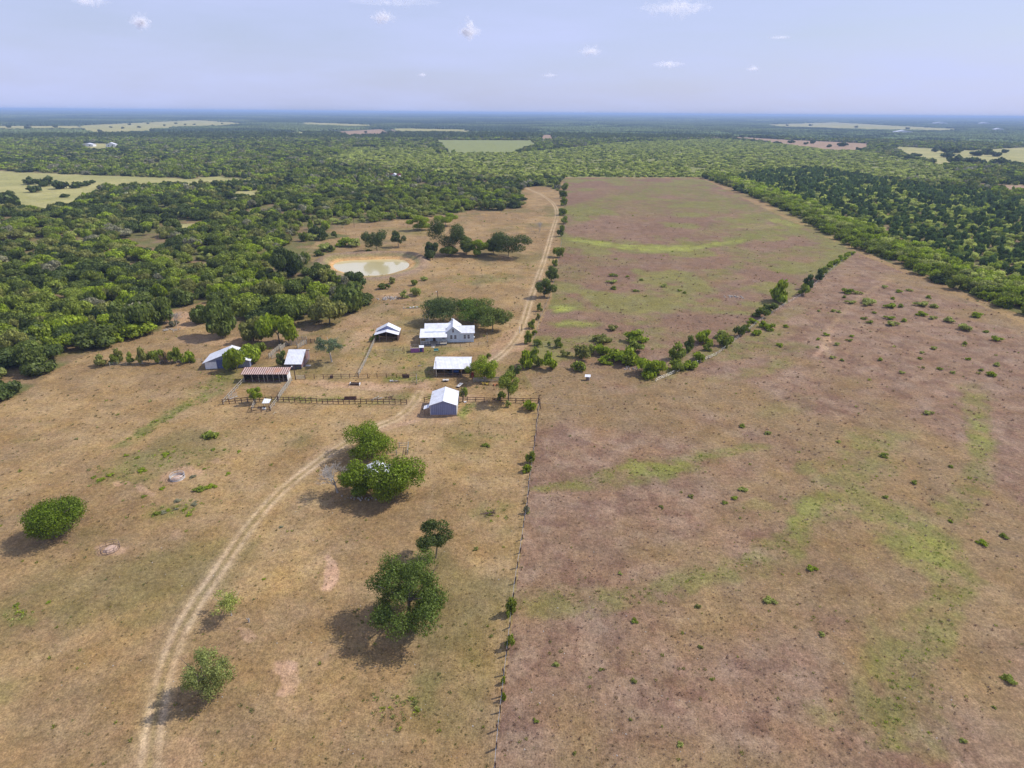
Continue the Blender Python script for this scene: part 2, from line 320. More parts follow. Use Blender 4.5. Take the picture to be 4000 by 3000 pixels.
# patches: (u, v, half-width, half-height, tilt deg) in 2212-wide picture units
GREEN = [(1400,1012,85,20,-5,.95),(1270,1035,60,14,5,.45),(1470,995,60,14,-15,.5),(1745,1125,62,24,-50,.85),(1790,1080,40,14,-40,.5),(1930,1030,60,16,-60,.35),(2010,1180,78,42,35,.95),(1960,1120,50,20,20,.5),
         (2112,945,24,50,0,.8),(1960,1440,60,70,10,.55),(1880,1530,120,40,-10,.42),(1990,1560,60,60,0,.4),(1230,1285,110,22,3,.5),(1370,1290,60,14,0,.4),(1560,1235,130,26,-8,.5),(1690,1190,60,22,-25,.6),
         (1750,1015,40,12,10,.5),(1640,1105,50,14,0,.3),(1870,960,50,10,0,.3),(1240,700,45,8,0,.8),(1216,666,22,8,0,1.0),(1200,745,40,8,0,.4),(1350,735,120,12,-5,.35),(1640,700,100,10,-20,.3),
         (1260,519,38,6,6,.95),(1330,531,60,7,6,.95),(1420,538,70,7,0,.95),(1510,530,60,7,-6,.95),(1580,522,45,5,-8,.8),(1690,480,40,6,15,.8),(1650,505,60,8,0,.6),(1600,480,80,10,-15,.5),(1640,560,90,12,20,.45),
         (1300,450,70,12,-25,.45),(1400,410,80,10,-8,.4),(1460,450,120,16,0,.35),(1240,590,40,16,0,.3),(1740,470,60,8,20,.5),(1780,505,70,8,25,.5),(1320,565,60,8,0,.25),(1500,600,80,8,0,.25),
         (340,915,60,10,-32,.75),(400,880,35,7,-32,.8),(290,945,40,6,-20,.5),(300,1010,90,30,-15,.4),(400,990,60,20,0,.3),(380,1095,60,16,-5,.35),(450,840,60,20,-30,.55),(480,815,30,14,-30,.6),(540,820,50,10,0,.3),
         (900,790,26,30,-70,.55),(940,760,60,8,-2,.45),(820,770,60,16,-5,.3),(880,822,34,7,0,.85),(1005,885,14,12,-40,.9),(880,860,60,5,0,.4),(730,862,150,4,1,.5),(1040,940,50,6,0,.3),(640,860,50,4,0,.3),
         (870,1530,40,40,0,.35),(1060,1110,30,18,0,.35),(30,1330,50,16,0,.4),(60,1450,40,20,0,.25),(720,745,40,14,0,.4),(940,650,60,10,10,.3),(1120,800,50,8,0,.25),(1540,770,140,10,-20,.55),(1640,800,80,10,-15,.4),
         (1700,880,60,14,-10,.25),(1460,1020,50,10,0,.5),(880,500,60,8,0,.35),(760,600,60,10,0,.4),(700,560,30,26,0,.4),(1020,605,40,8,0,.3),(1080,600,30,10,0,.35)]
for bw, bh, bs, pts in ((46,11,.6,((1180,1052),(1260,1037),(1340,1017),(1420,1010),(1520,992),(1620,975))), (60,20,.5,((1190,1292),(1350,1292),(1480,1255),(1600,1222),(1700,1172),(1790,1110),(1835,1060),(1870,990),(1900,930))),
        (26,26,.5,((2105,860),(2116,960),(2095,1050),(2070,1130))), (46,26,.55,((1880,1090),(1960,1140),(2045,1195),(2062,1250),(2030,1340),(1985,1430),(1930,1510),(1890,1620))), (26,6,.8,((1232,516),(1300,527),(1400,538),(1500,534),(1590,521),(1650,505),(1700,490))),
        (50,9,.55,((1240,452),(1340,428),(1440,410),(1540,425),(1620,450),(1690,480),(1760,510))), (40,9,.45,((1560,590),(1640,560),(1720,545),(1790,540))), (50,12,.45,((1420,800),(1520,772),(1620,755),(1720,750))), (30,8,.5,((1180,740),(1260,735),(1340,732),(1430,715)))):
    for (a0, b0), (a1, b1) in zip(pts[:-1], pts[1:]):
        for k in range(4): GREEN.append((a0+(a1-a0)*k/4, b0+(b1-b0)*k/4, bw, bh, math.degrees(math.atan2(b1-b0, a1-a0)) if abs(b1-b0) < abs(a1-a0) else 0, bs))
BARE = [(697,1247,38,26,0,.9),(611,1451,40,36,0,.8),(255,1052,28,8,0,.6),(238,1183,45,16,0,.55),(388,1030,26,12,0,.5),(470,1000,24,8,0,.35),(325,1055,20,12,0,.45),(400,1145,22,10,-30,.3),(520,1370,34,14,0,.4),(365,1450,20,30,0,.35),
        (360,1640,110,40,-15,.35),(880,905,70,16,-28,.5),(790,835,110,9,3,.55),(700,830,80,8,5,.5),(950,900,40,14,0,.3),(640,720,80,10,-20,.35),(780,730,60,16,-30,.35),(1100,740,50,26,-40,.45),(780,690,70,16,-25,.3),
        (590,830,60,12,0,.25),(900,840,18,20,0,.45),(700,975,40,12,-30,.3),(1010,860,50,10,0,.35),(1780,740,8,40,12,.6),(400,690,40,18,0,.5),(470,735,90,10,0,.3),(870,640,50,10,0,.3)]
LIME = [(1216, 666, 21, 7, 0, 0.95), (1250, 519, 30, 5, 7, 0.8), (1300, 527, 36, 6, 7, 0.9), (1360, 534, 40, 6, 4, 0.95), (1420, 538, 42, 7, 0, 0.95), (1480, 536, 40, 6, -3, 0.95), (1530, 530, 40, 5, -7, 0.8), (1580, 523, 36, 4, -8, 0.6), (1690, 481, 34, 5, 14, 0.8), (1640, 490, 50, 5, 0, 0.4), (1235, 700, 40, 5, 0, 0.55), (1410, 1010, 60, 13, -4, 0.35750000000000004), (1745, 1118, 46, 15, -45, 0.35750000000000004), (2020, 1195, 50, 26, 40, 0.39), (2114, 930, 16, 34, 0, 0.29250000000000004), (1985, 1215, 40, 16, 20, 0.26), (1005, 886, 12, 10, 0, 0.39), (880, 822, 24, 5, 0, 0.325)]
def ell(u, v, P):
    a, b, ra, rb, ang, s = P; t = R(ang); dx, dy = u-a, v-b
    p = (dx*math.cos(t)+dy*math.sin(t))/ra; q = (-dx*math.sin(t)+dy*math.cos(t))/rb
    return p*p+q*q, s
def groundcol(x, y, ruts=True):
    x = np.asarray(x, float); y = np.asarray(y, float); N = len(x)
    wx = x+9*(fbm(x, y, 14, 4, 1)-.5)+3*(fbm(x, y, 3, 3, 31)-.5); wy = y+9*(fbm(x, y, 14, 4, 2)-.5)+3*(fbm(x, y, 3, 3, 32)-.5)
    fr = np.where(y > 12, 1, 0); us, vs = toS(wx, np.maximum(wy, 12)); u, v = us/K, vs/K
    ue, ve = toS(x, np.maximum(y, 12)); r = np.hypot(x, y)
    C = np.zeros((N, 3)); n1 = fbm(x, y, 40, 4, 3)[:,None]; n2 = fbm(x, y, 9, 4, 4)[:,None]; n3 = fbm(x, y, 2.2, 3, 6)[:,None]
    tanA, tanB = np.array([.40,.28,.14]), np.array([.315,.215,.11])
    C[:] = tanA+(tanB-tanA)*sst(.36, .62, n1*.55+n2*.45)
    C *= (.9+.22*n3)
    def mixin(col, w): C[:] = C+(np.array(col)-C)*np.clip(w, 0, 1)[:,None]
    pk = inpoly(ue, ve, PINK); w = pk*(.86+.14*sst(.35, .6, n2[:,0]))
    mixin((.285,.188,.126), w); mixin((.35,.25,.18), w*.6*sst(.5, .66, fbm(x, y, 5, 4, 8)))
    mixin((.18,.105,.078), pk*.5*sst(.52, .68, fbm(x, y, 3.2, 4, 9)))
    mixin((.30,.215,.108), pk*.7*sst(.45, .65, fbm(x, y, 34, 4, 10)))
    up = inpoly(ue, ve, UPPER); mixin((.25,.16,.107), up*(.45+.55*sst(.42, .6, fbm(x, y, 30, 4, 11)))); mixin((.24,.225,.08), up*.9*sst(.5, .64, fbm(x, y, 24, 5, 12)))
    g = np.zeros(N)
    for P in GREEN:
        q, s = ell(u, v, P); g = np.maximum(g, s*(1-sst(.15, 2.6, q)))
    gg = g*(.35+.9*sst(.3, .62, fbm(x, y, 3.5, 4, 13)))
    mixin((.215,.215,.066), np.clip(gg*np.where(pk & (v > 800), 1.0, 1.15), 0, .85))
    mixin((.20,.175,.07), (~pk)*.6*sst(.55, .72, fbm(x, y, 22, 5, 14)))
    lim = np.zeros(N)
    for P in LIME:
        q, s = ell(u, v, P); lim = np.maximum(lim, s*(1-sst(.3, 1.7, q)))
    mixin((.33,.35,.09), lim*(.45+.6*sst(.3, .6, fbm(x, y, 5, 4, 15))))
    b = np.zeros(N)
    for P in BARE:
        q, s = ell(u, v, P); b = np.maximum(b, s*(1-sst(.6, 1.15, q)))
    mixin((.56,.37,.25), b*(.75+.5*n3[:,0]))
    for tp in TRAILS: mixin((.45,.33,.20), .42*np.exp(-((pathdist(x, y, tp)+.3*(n3[:,0]-.5))/.42)**2)*sst(.25, .55, n2[:,0]))
    # open fields in the woods, wood floor, far land
    wd = inpoly(ue, ve, WOOD) & (y > 12)
    op = np.zeros(N, bool)
    for i, p in enumerate(OPEN): op |= inpoly(ue, ve, p) & (y > 12)
    floor = wd & ~op
    mixin((.27,.19,.105), floor*1.); mixin((.15,.165,.05), floor*sst(.3, .6, n2[:,0])*.8)
    mixin((.27,.30,.10), (floor & inpoly(ue, ve, PALEZ))*.8)
    mixin((.07,.10,.045), floor*sst(900, 2600, r)*(1-.6*inpoly(ue, ve, PALEZ)))
    o = wd & op
    mixin((.47,.44,.19), o*1.); mixin((.36,.36,.14), o*sst(.4, .6, n1[:,0])*.7); mixin((.27,.31,.12), inpoly(ue, ve, OPEN[12])*.9)
    ok = inpoly(ue, ve, OPEN[13]) | inpoly(ue, ve, OPEN[16]) | inpoly(ue, ve, OPEN[8]) | inpoly(ue, ve, OPEN[17]) | inpoly(ue, ve, OPEN[20]); mixin((.40,.27,.19), ok*.9)
    # pond banks
    nr = (np.abs(x-PC[0]) < 50) & (np.abs(y-PC[1]) < 50)
    d = ponddist(x, y)+1.2*(n2[:,0]-.5); mixin((.66,.42,.20), nr*(1-sst(2.2, 4.0, d))); mixin((.38,.35,.15), nr*.7*np.exp(-((d-4.8)/1.2)**2)); mixin((.36,.26,.19), nr*.8*np.exp(-((d-8.5)/3.)**2))
    if ruts:
        for i, p in enumerate(PATHS):
            q = pathdist(x, y, p)+.22*(n3[:,0]-.5)
            mixin((.42,.31,.175), (.55 if i == 0 else .4)*(1-sst(1.2, 3.2, q)))
            mixin((.60,.455,.29), (.3+.6*sst(.3, .6, n3[:,0]*.5+n2[:,0]*.5))*np.exp(-((q-.92)/.5)**2))
            mixin((.27,.23,.10), .35*np.exp(-(q/.35)**2))
        q = pathdist(x, y, SPURP); mixin((.42,.30,.18), .6*(1-sst(.3, 1.6, q)))
    C *= np.array([.765, .74, .70])
    return np.clip(C, .01, .9)
def setcol(me, C):
    a = me.attributes.new('Col', 'FLOAT_COLOR', 'POINT'); d = np.ones((len(C), 4), np.float32); d[:,:3] = C; a.data.foreach_set('color', d.ravel())

# ------------------------------------------------------------------ ground sheet
rad = [6.0]
while rad[-1] < 30000:
    r = rad[-1]; rad.append(r*(1.02 if r < 38 else 1.0050 if r < 420 else 1.011 if r < 4000 else 1.03))
rad = np.array(rad)
az = np.r_[np.linspace(-180, -62, 40)[:-1], np.linspace(-62, -50, 20)[:-1], np.linspace(-50, 50, 640)[:-1], np.linspace(50, 62, 20)[:-1], np.linspace(62, 180, 40)[:-1]]
A_ = np.radians(az); nR, nA = len(rad), len(A_)
X = (rad[:,None]*np.sin(A_)).ravel(); Y = (rad[:,None]*np.cos(A_)).ravel(); Z = zfun(X, Y)
V = np.vstack([np.c_[X, Y, Z], [[0, 0, 0]]])
ii, jj = np.meshgrid(np.arange(nR-1), np.arange(nA), indexing='ij'); j2 = (jj+1) % nA
Fq = np.stack([ii*nA+jj, ii*nA+j2, (ii+1)*nA+j2, (ii+1)*nA+jj], -1).reshape(-1, 4)[:, ::-1]
gm = bpy.data.meshes.new('ground')
tri = np.stack([np.full(nA, nR*nA), (np.arange(nA)+1) % nA, np.arange(nA)], 1)
lv = np.r_[Fq.ravel(), tri.ravel()].astype(np.int32)
gm.vertices.add(len(V)); gm.vertices.foreach_set('co', V.astype(np.float32).ravel())
gm.loops.add(len(lv)); gm.loops.foreach_set('vertex_index', lv)
gm.polygons.add(len(Fq)+len(tri)); gm.polygons.foreach_set('loop_start', np.r_[np.arange(len(Fq))*4, len(Fq)*4+np.arange(len(tri))*3].astype(np.int32))
gm.update(calc_edges=True); gm.materials.append(GROUND); gm.polygons.foreach_set('use_smooth', np.ones(len(gm.polygons), bool))
setcol(gm, np.vstack([groundcol(X, Y), [[.4, .3, .18]]]))
tag(link(bpy.data.objects.new('ground', gm)), kind='structure')
# the wheel track: two ribbons with worn ruts, one in the near pasture, one beyond the yard
def ribbon(name, path, half, dc, z):
    t = np.gradient(path, axis=0); t /= np.hypot(t[:,0], t[:,1])[:,None]; nrm = np.c_[-t[:,1], t[:,0]]
    s = np.arange(-half, half+1e-6, dc); P = path[:,None,:]+nrm[:,None,:]*s[None,:,None]
    n, m = len(path), len(s); P = P.reshape(-1, 2)
    i, j = np.meshgrid(np.arange(n-1), np.arange(m-1), indexing='ij')
    F = np.stack([i*m+j, i*m+j+1, (i+1)*m+j+1, (i+1)*m+j], -1).reshape(-1, 4)
    edge = np.minimum(1, (half-np.abs(np.tile(s, n)))/.3)
    me = npmesh(name, np.c_[P, z*edge-.004+0*P[:,0]], F, GROUND)
    setcol(me, groundcol(P[:,0], P[:,1])); o = link(bpy.data.objects.new(name, me)); return tag(o, kind='structure')
ribbon('dirt_track', PATHS[0], 2.6, .13, .03)
ribbon('dirt_track', PATHS[1], 2.6, .2, .03)

# pond water
def water_mat():
    m, n, l, b = newmat('muddy_water')
    t = n.new('ShaderNodeTexCoord'); z = n.new('ShaderNodeTexNoise'); z.inputs['Scale'].default_value = .12; l.new(t.outputs['Object'], z.inputs['Vector'])
    r = n.new('ShaderNodeValToRGB'); r.color_ramp.elements[0].color = (.55,.47,.22,1); r.color_ramp.elements[1].color = (.64,.55,.29,1); l.new(z.outputs[0], r.inputs[0]); l.new(r.outputs[0], b.inputs['Base Color'])
    gl = n.new('ShaderNodeBsdfGlossy'); gl.inputs['Roughness'].default_value = .02; gl.inputs[0].default_value = (1,.95,.82,1); mx = n.new('ShaderNodeMixShader'); mx.inputs[0].default_value = .36
    b.inputs['Roughness'].default_value = .3; l.new(b.outputs[0], mx.inputs[1]); l.new(gl.outputs[0], mx.inputs[2]); l.new(mx.outputs[0], n['Material Output'].inputs[0])
    return m
pw = MB(); ring = [(PC[0]+(p[0]-PC[0])*1.06, PC[1]+(p[1]-PC[1])*1.06, -.62) for p in PONDG]
pw.add(ring[::-1], [tuple(range(len(ring)))]); tag(pw.build('pond_water', water_mat()), kind='structure')

# ------------------------------------------------------------------ vegetation meshes
def crown_mesh(name, n, leaf, rx, ry, rz, zc, lobes, seed, loose=.25, reach=(.42,.8), lobe_r=(.34,.5), cone=False, flat=.0, shoots=0):
    g = np.random.default_rng(seed)
    if cone:
        h = g.random(n)**.75; rr = (1-h)**.5*(.75+.35*g.random(n))+.04; th = g.random(n)*6.283
        rr *= 1+.22*np.sin(th*3+h*9+seed)
        P = np.c_[rx*rr*np.cos(th), ry*rr*np.sin(th), zc+rz*(2*h-1)]
        D = np.c_[np.cos(th), np.sin(th), .5+0*th]
    else:
        c = g.normal(size=(lobes, 3)); c /= np.linalg.norm(c, axis=1)[:,None]; c *= (reach[0]+(reach[1]-reach[0])*g.random((lobes,1))); c[:,2] = np.where(c[:,2] > -.25, c[:,2]*.95, c[:,2]*.8)-.04
        lr = lobe_r[0]+(lobe_r[1]-lobe_r[0])*g.random(lobes)
        k = g.choice(lobes, n, p=lr**2/(lr**2).sum()); d = g.normal(size=(n, 3)); d /= np.linalg.norm(d, axis=1)[:,None]
        rad_ = lr[k]*(1-loose*g.random(n)**1.5+.10*g.normal(size=n)); P = c[k]+d*rad_[:,None]
        P[:,2] = np.where(P[:,2] < -.75, -.75+.3*g.random(n), P[:,2])
        if shoots:
            q = g.choice(n, shoots); P[q] *= 1.12+.2*g.random((shoots,1))
        D = d; P = P*np.array([rx, ry, rz])+np.array([0, 0, zc])
    nr = D+.5*g.normal(size=(n, 3)); nr /= np.linalg.norm(nr, axis=1)[:,None]
    a = np.cross(nr, g.normal(size=(n, 3))); a /= np.linalg.norm(a, axis=1)[:,None]; b = np.cross(nr, a)
    s = leaf*(.55+.8*g.random(n))[:,None]; el = (.5+.5*g.random(n))[:,None]
    V = np.stack([P-a*s, P-b*s*el, P+a*s, P+b*s*el], 1).reshape(-1, 3)
    V[:,2] = np.maximum(V[:,2], .05)
    return npmesh(name, V, np.arange(4*n).reshape(-1, 4), LEAF)
def trunk_mesh(name, h, r, spread, n, seed, lean=.1, mat=None):
    g = random.Random(seed); b = MB(); top = Vector((g.uniform(-lean, lean)*h, g.uniform(-lean, lean)*h, h*.42))
    b.tube((0,0,-.1), top, r, r*.72, 7)
    for i in range(n):
        a = 2*math.pi*i/n+g.uniform(-.4,.4); mid = top+Vector((math.cos(a)*spread*.45, math.sin(a)*spread*.45, h*.2)); e = mid+Vector((math.cos(a+.3)*spread*.35, math.sin(a+.3)*spread*.35, h*g.uniform(.1,.28)))
        b.tube(top*.9, mid, r*.5, r*.3, 5); b.tube(mid, e, r*.3, r*.1, 5)
    return b.mesh(name, mat or BARK)
def dead_mesh(name, h, seed, n=5, depth_=4, spread=.9, r0=.16):
    g = random.Random(seed); b = MB()
    def grow(p, d, L, r, k):
        q = p+d*L; b.tube(p, q, r, r*.62, 4 if k < depth_ else 5)
        if k == 0: return
        for _ in range(n-2 if k < depth_-1 else n-1):
            nd = (d+Vector((g.uniform(-1,1)*spread, g.uniform(-1,1)*spread, g.uniform(-.25,.7)))).normalized(); grow(q, nd, L*g.uniform(.6,.85), r*.6, k-1)
    for i in range(2): grow(Vector((g.uniform(-.1,.1), g.uniform(-.1,.1), 0)), Vector((g.uniform(-.3,.3), g.uniform(-.3,.3), 1)).normalized(), h*.3, r0, depth_)
    return b.mesh(name, DEADWOOD)
# unit-ish prototypes (radius 1, height about 1) used by the woods
OAKS = [crown_mesh('oak_crown', 3000, .075, 1, 1, .5, .55, 9, 100+i, loose=.3) for i in range(5)]
MESQ = [crown_mesh('mesquite_crown', 2400, .074, 1, 1, .5, .52, 12, 200+i, loose=.55, lobe_r=(.24,.42), shoots=120) for i in range(4)]
CEDR = [crown_mesh('cedar_crown', 1900, .085, .92, .92, .55, .52, 8, 300+i, loose=.3, lobe_r=(.3,.46)) for i in range(3)]
OAKT = [trunk_mesh('oak_trunk', 1.0, .045, .8, 5, 400+i) for i in range(3)]
LOWO = [crown_mesh('oak_crown_low', 420, .2, 1, 1, .5, .55, 8, 500+i) for i in range(4)]
LOWM = [crown_mesh('mesquite_crown_low', 380, .19, 1, 1, .5, .5, 10, 600+i, loose=.5, lobe_r=(.26,.42)) for i in range(4)]
LOWC = [crown_mesh('cedar_crown_low', 320, .21, .92, .92, .55, .52, 7, 700+i, lobe_r=(.32,.48)) for i in range(3)]
SHRUB = [crown_mesh('shrub', 700, .12, 1, 1, .5, .45, 8, 800+i, loose=.6, lobe_r=(.26,.44), shoots=50) for i in range(5)]
def tuft_mesh(name, n, seed, h=1.0):
    g = np.random.default_rng(seed); th = g.random(n)*6.283; r = .55*np.sqrt(g.random(n)); x, y = r*np.cos(th), r*np.sin(th)
    ln = .35+.5*g.random(n); a2 = g.random(n)*6.283; wv = .14
    dx, dy = np.cos(a2)*wv, np.sin(a2)*wv; tx, ty = x*1.7, y*1.7
    V = np.stack([np.c_[x-dx, y-dy, 0*x], np.c_[x+dx, y+dy, 0*x], np.c_[tx+dx*.4, ty+dy*.4, ln*h], np.c_[tx-dx*.4, ty-dy*.4, ln*h*.9]], 1).reshape(-1, 3)
    return npmesh(name, V, np.arange(4*n).reshape(-1, 4), LEAF)
TUFT = [tuft_mesh('tuft', 16, 900+i) for i in range(4)]
def patch_mesh(name, size, nb, seed):
    g = np.random.default_rng(seed); V = []; Fc = []
    for i in range(nb):
        cx, cy = (g.random(2)-.5)*size; r = 4.5+4*g.random(); h = 5+4.5*g.random(); base = len(V)
        k = 7
        for lv, (rr, hh) in enumerate(((1., .25), (.86, .72), (.4, 1.))):
            for q in range(k):
                t = 6.283*(q+.5*lv)/k; s = rr*(.82+.36*g.random()); V.append((cx+r*s*math.cos(t), cy+r*s*math.sin(t), h*hh*(.88+.24*g.random())))
        for lv in range(2):
            for q in range(k): Fc.append((base+lv*k+q, base+lv*k+(q+1)%k, base+(lv+1)*k+(q+1)%k, base+(lv+1)*k+q))
        V.append((cx, cy, h*1.05)); tp = len(V)-1
        for q in range(k): Fc.append((base+2*k+q, base+2*k+(q+1)%k, tp, tp))
    m = bpy.data.meshes.new(name); m.from_pydata(V, [], [f if f[2] != f[3] else f[:3] for f in Fc]); m.materials.append(FARLEAF); return m
PATCH = [patch_mesh('canopy_patch', 120, 170, 950+i) for i in range(5)]
STONES = []
for i in range(3):
    b = MB(); g = random.Random(i); k = 7
    pts = [(math.cos(6.283*q/k)*g.uniform(.7,1.1), math.sin(6.283*q/k)*g.uniform(.7,1.1), 0) for q in range(k)]
    pts2 = [(p[0]*.7, p[1]*.7, g.uniform(.35,.6)) for p in pts]
    b.add(pts+pts2, [(q,(q+1)%k,k+(q+1)%k,k+q) for q in range(k)]+[tuple(range(k,2*k))]); STONES.append(b.mesh('stone', STONE))

def scatter(name, protos, P, S_, rot, idx, tint, kind='stuff'):
    """one object that instances the prototype meshes on its points"""
    col = bpy.data.collections.new(name+'_kinds')
    for i, me in enumerate(protos):
        col.objects.link(bpy.data.objects.new('%s_kind_%02d' % (name, i), me))
    me = bpy.data.meshes.new(name); n = len(P); me.vertices.add(n); me.vertices.foreach_set('co', np.asarray(P, np.float32).ravel())
    for nm, ty, d in (('sc', 'FLOAT_VECTOR', S_), ('rt', 'FLOAT_VECTOR', np.c_[np.zeros(n), np.zeros(n), rot])):
        a = me.attributes.new(nm, ty, 'POINT'); a.data.foreach_set('vector', np.asarray(d, np.float32).ravel())
    a = me.attributes.new('ix', 'INT', 'POINT'); a.data.foreach_set('value', np.asarray(idx, np.int32))
    a = me.attributes.new('tint', 'FLOAT_COLOR', 'POINT'); a.data.foreach_set('color', np.c_[tint, np.ones(n)].astype(np.float32).ravel())
    o = link(bpy.data.objects.new(name, me))
    ng = bpy.data.node_groups.new(name, 'GeometryNodeTree')
    ng.interface.new_socket('Geometry', in_out='INPUT', socket_type='NodeSocketGeometry'); ng.interface.new_socket('Geometry', in_out='OUTPUT', socket_type='NodeSocketGeometry')
    N = ng.nodes; L = ng.links; gi = N.new('NodeGroupInput'); go = N.new('NodeGroupOutput')
    ci = N.new('GeometryNodeCollectionInfo'); ci.inputs['Collection'].default_value = col; ci.inputs['Separate Children'].default_value = True; ci.inputs['Reset Children'].default_value = True
    ip = N.new('GeometryNodeInstanceOnPoints'); ip.inputs['Pick Instance'].default_value = True
    def na(nm, t):
        x = N.new('GeometryNodeInputNamedAttribute'); x.data_type = t; x.inputs['Name'].default_value = nm; return x.outputs['Attribute']
    L.new(gi.outputs[0], ip.inputs['Points']); L.new(ci.outputs[0], ip.inputs['Instance']); L.new(na('ix', 'INT'), ip.inputs['Instance Index'])
    L.new(na('sc', 'FLOAT_VECTOR'), ip.inputs['Scale']); L.new(na('rt', 'FLOAT_VECTOR'), ip.inputs['Rotation']); L.new(ip.outputs[0], go.inputs[0])
    md = o.modifiers.new('scatter', 'NODES'); md.node_group = ng
    return tag(o, kind=kind)

TINT = {'dark': (.050,.068,.015), 'oak': (.078,.100,.018), 'mid': (.125,.152,.02), 'bright': (.145,.185,.012), 'pale': (.20,.218,.055), 'yellow': (.24,.265,.06), 'grey': (.16,.155,.09), 'cedar': (.046,.070,.018), 'olive': (.14,.145,.035), 'brown': (.18,.13,.07)}

# ------------------------------------------------------------------ the woods
def jitter_grid(x0, x1, y0, y1, s, seed):
    g = np.random.default_rng(seed); xs = np.arange(x0, x1, s); ys = np.arange(y0, y1, s); a, b = np.meshgrid(xs, ys)
    a = a.ravel(); b = b.ravel(); return a+(g.random(a.size)-.5)*s*.9, b+(g.random(a.size)-.5)*s*.9
trees = []      # x, y, rx, h, kind, tint
def wooded(x, y):
    u, v = toS(x, y); m = inpoly(u, v, WOOD) & (y > 30)
    for p in OPEN: m &= ~inpoly(u, v, p)
    return m, u/K, v/K
EDGE = np.array([list(G(a*K, b*K))[:2] for a, b in ((1515,383),(1570,402),(1700,458),(1850,537),(1960,583),(2110,642),(2212,682),(2900,920))])
def segdist(x, y, P):
    d = np.full(x.shape, 1e9)
    for (ax, ay), (bx, by) in zip(P[:-1], P[1:]):
        t = np.clip(((x-ax)*(bx-ax)+(y-ay)*(by-ay))/((bx-ax)**2+(by-ay)**2), 0, 1); d = np.minimum(d, np.hypot(x-ax-t*(bx-ax), y-ay-t*(by-ay)))
    return d
RIGHTF = MK((1560,392),(1515,383),(1870,328),(2040,358),(2900,400),(2900,920),(2212,682),(1850,537))
allT = []
for (r0, r1, s, seed) in ((60, 450, 6.3, 1), (450, 1000, 6.8, 2), (1000, 2400, 8.2, 3)):
    w_ = r1*1.15; x, y = jitter_grid(-w_, w_, 40, r1, s, seed); r = np.hypot(x, y); k = (r >= r0) & (r < r1) & (np.abs(x) < 1.08*y+40); x, y = x[k], y[k]
    m, u, v = wooded(x, y); x, y, u, v = x[m], y[m], u[m], v[m]; r = np.hypot(x, y); n = len(x); g = np.random.default_rng(seed+10)
    sp = fbm(x, y, 60, 4, 40); gap = fbm(x, y, 15, 3, 41); q = g.random(n)
    ced = inpoly(u*K, v*K, CEDARZ); pal = inpoly(u*K, v*K, PALEZ); ed = segdist(x, y, EDGE); rt = inpoly(u*K, v*K, RIGHTF)
    far = v < 300
    kind = np.zeros(n, int); tint = np.zeros((n, 3)); rr = np.zeros(n); hh = np.zeros(n); keep = np.ones(n, bool)
    # default mixed wood
    d = (sp*.75+q*.25)
    kind[:] = np.where(d > .56, 0, np.where(d > .36, 0, 1)); kind = np.where(q > .82, 1, kind)
    T = TINT; tint[:] = T['mid']
    tint[d > .55] = T['dark']; tint[(d > .45) & (d <= .55)] = T['oak']; tint[d <= .36] = T['pale']; tint[(kind == 1) & (q > .9)] = T['pale']; tint[(q > .46) & (q < .5)] = T['grey']; tint[(q > .18) & (q < .3)] = T['olive']; tint[(q > .3) & (q < .36)] = T['bright']; tint[(q > .6) & (q < .66)] = T['bright']
    rr[:] = np.where(kind == 0, 3.0+3.6*g.random(n)**1.5+1.5*(d > .53), 2.2+2.4*g.random(n)); hh[:] = np.where(kind == 0, 4.4+3.4*g.random(n), 2.8+2.4*g.random(n))
    keep &= (gap < np.where((v > 600) & (u < 330), .74, .605))
    kp = pal; kind[kp] = 1; tint[kp] = np.where((q[kp] > .86)[:,None], T['oak'], np.where((q[kp] > .45)[:,None], T['pale'], T['mid'])); tint[kp & (g.random(n) < .35)] = T['yellow']; rr[kp] = 2.3+1.8*g.random(kp.sum()); hh[kp] = 2.0+1.8*g.random(kp.sum())
    kc = ced; cm = kc & (q > .56); kind[kc] = 1; kind[cm] = 2; tint[kc] = np.where((g.random(kc.sum()) < .5)[:,None], T['mid'], T['oak']); tint[cm] = T['cedar']; tint[kc & (q < .25)] = T['pale']
    rr[kc] = 2.4+1.6*g.random(kc.sum()); rr[cm] = 2.3+1.3*g.random(cm.sum()); hh[kc] = 3.0+1.8*g.random(kc.sum()); hh[cm] = 5.0+2.4*g.random(cm.sum())
    ke = rt & (ed < 26+10*q); kind[ke] = 1; tint[ke] = np.where((q[ke] > .55)[:,None], T['bright'], T['mid']); tint[ke & (q < .2)] = T['pale']; rr[ke] = 3.4+2.2*g.random(ke.sum()); hh[ke] = 4.4+2.2*g.random(ke.sum())
    kf = far & ~pal; kind[kf] = 0; tint[kf] = np.where((q[kf] > .3)[:,None], T['dark'], T['oak']); rr[kf] = 4.5+3*g.random(kf.sum()); hh[kf] = 6+4*g.random(kf.sum())
    if r0 >= 1000: rr *= 1.2
    keep |= ced | ke
    thin = inpoly(u*K, v*K, MK((640,470),(800,470),(800,560),(790,700),(650,700),(560,640),(600,540))); kind[thin & (q < .6)] = 1; rr[thin] *= .85; keep &= ~(thin & (g.random(n) < .38))
    tint *= 1.0; tint[(u < 1216) & ~kp & (tint[:,1] < .11)] *= .95; tint[(u < 1216) & ~kp & (tint[:,1] > .12)] *= 1.02; tint[kc] *= 1.45; tint[ke] *= .86; tint[kp] *= 1.15
    tint *= (.75+.5*g.random(n))[:,None]
    big = (kind == 0) & (d > .53); keep &= ~(big & (g.random(n) < .3))
    for a in np.where(keep)[0]: allT.append((x[a], y[a], rr[a], hh[a], kind[a], tuple(tint[a]), u[a], v[a]))
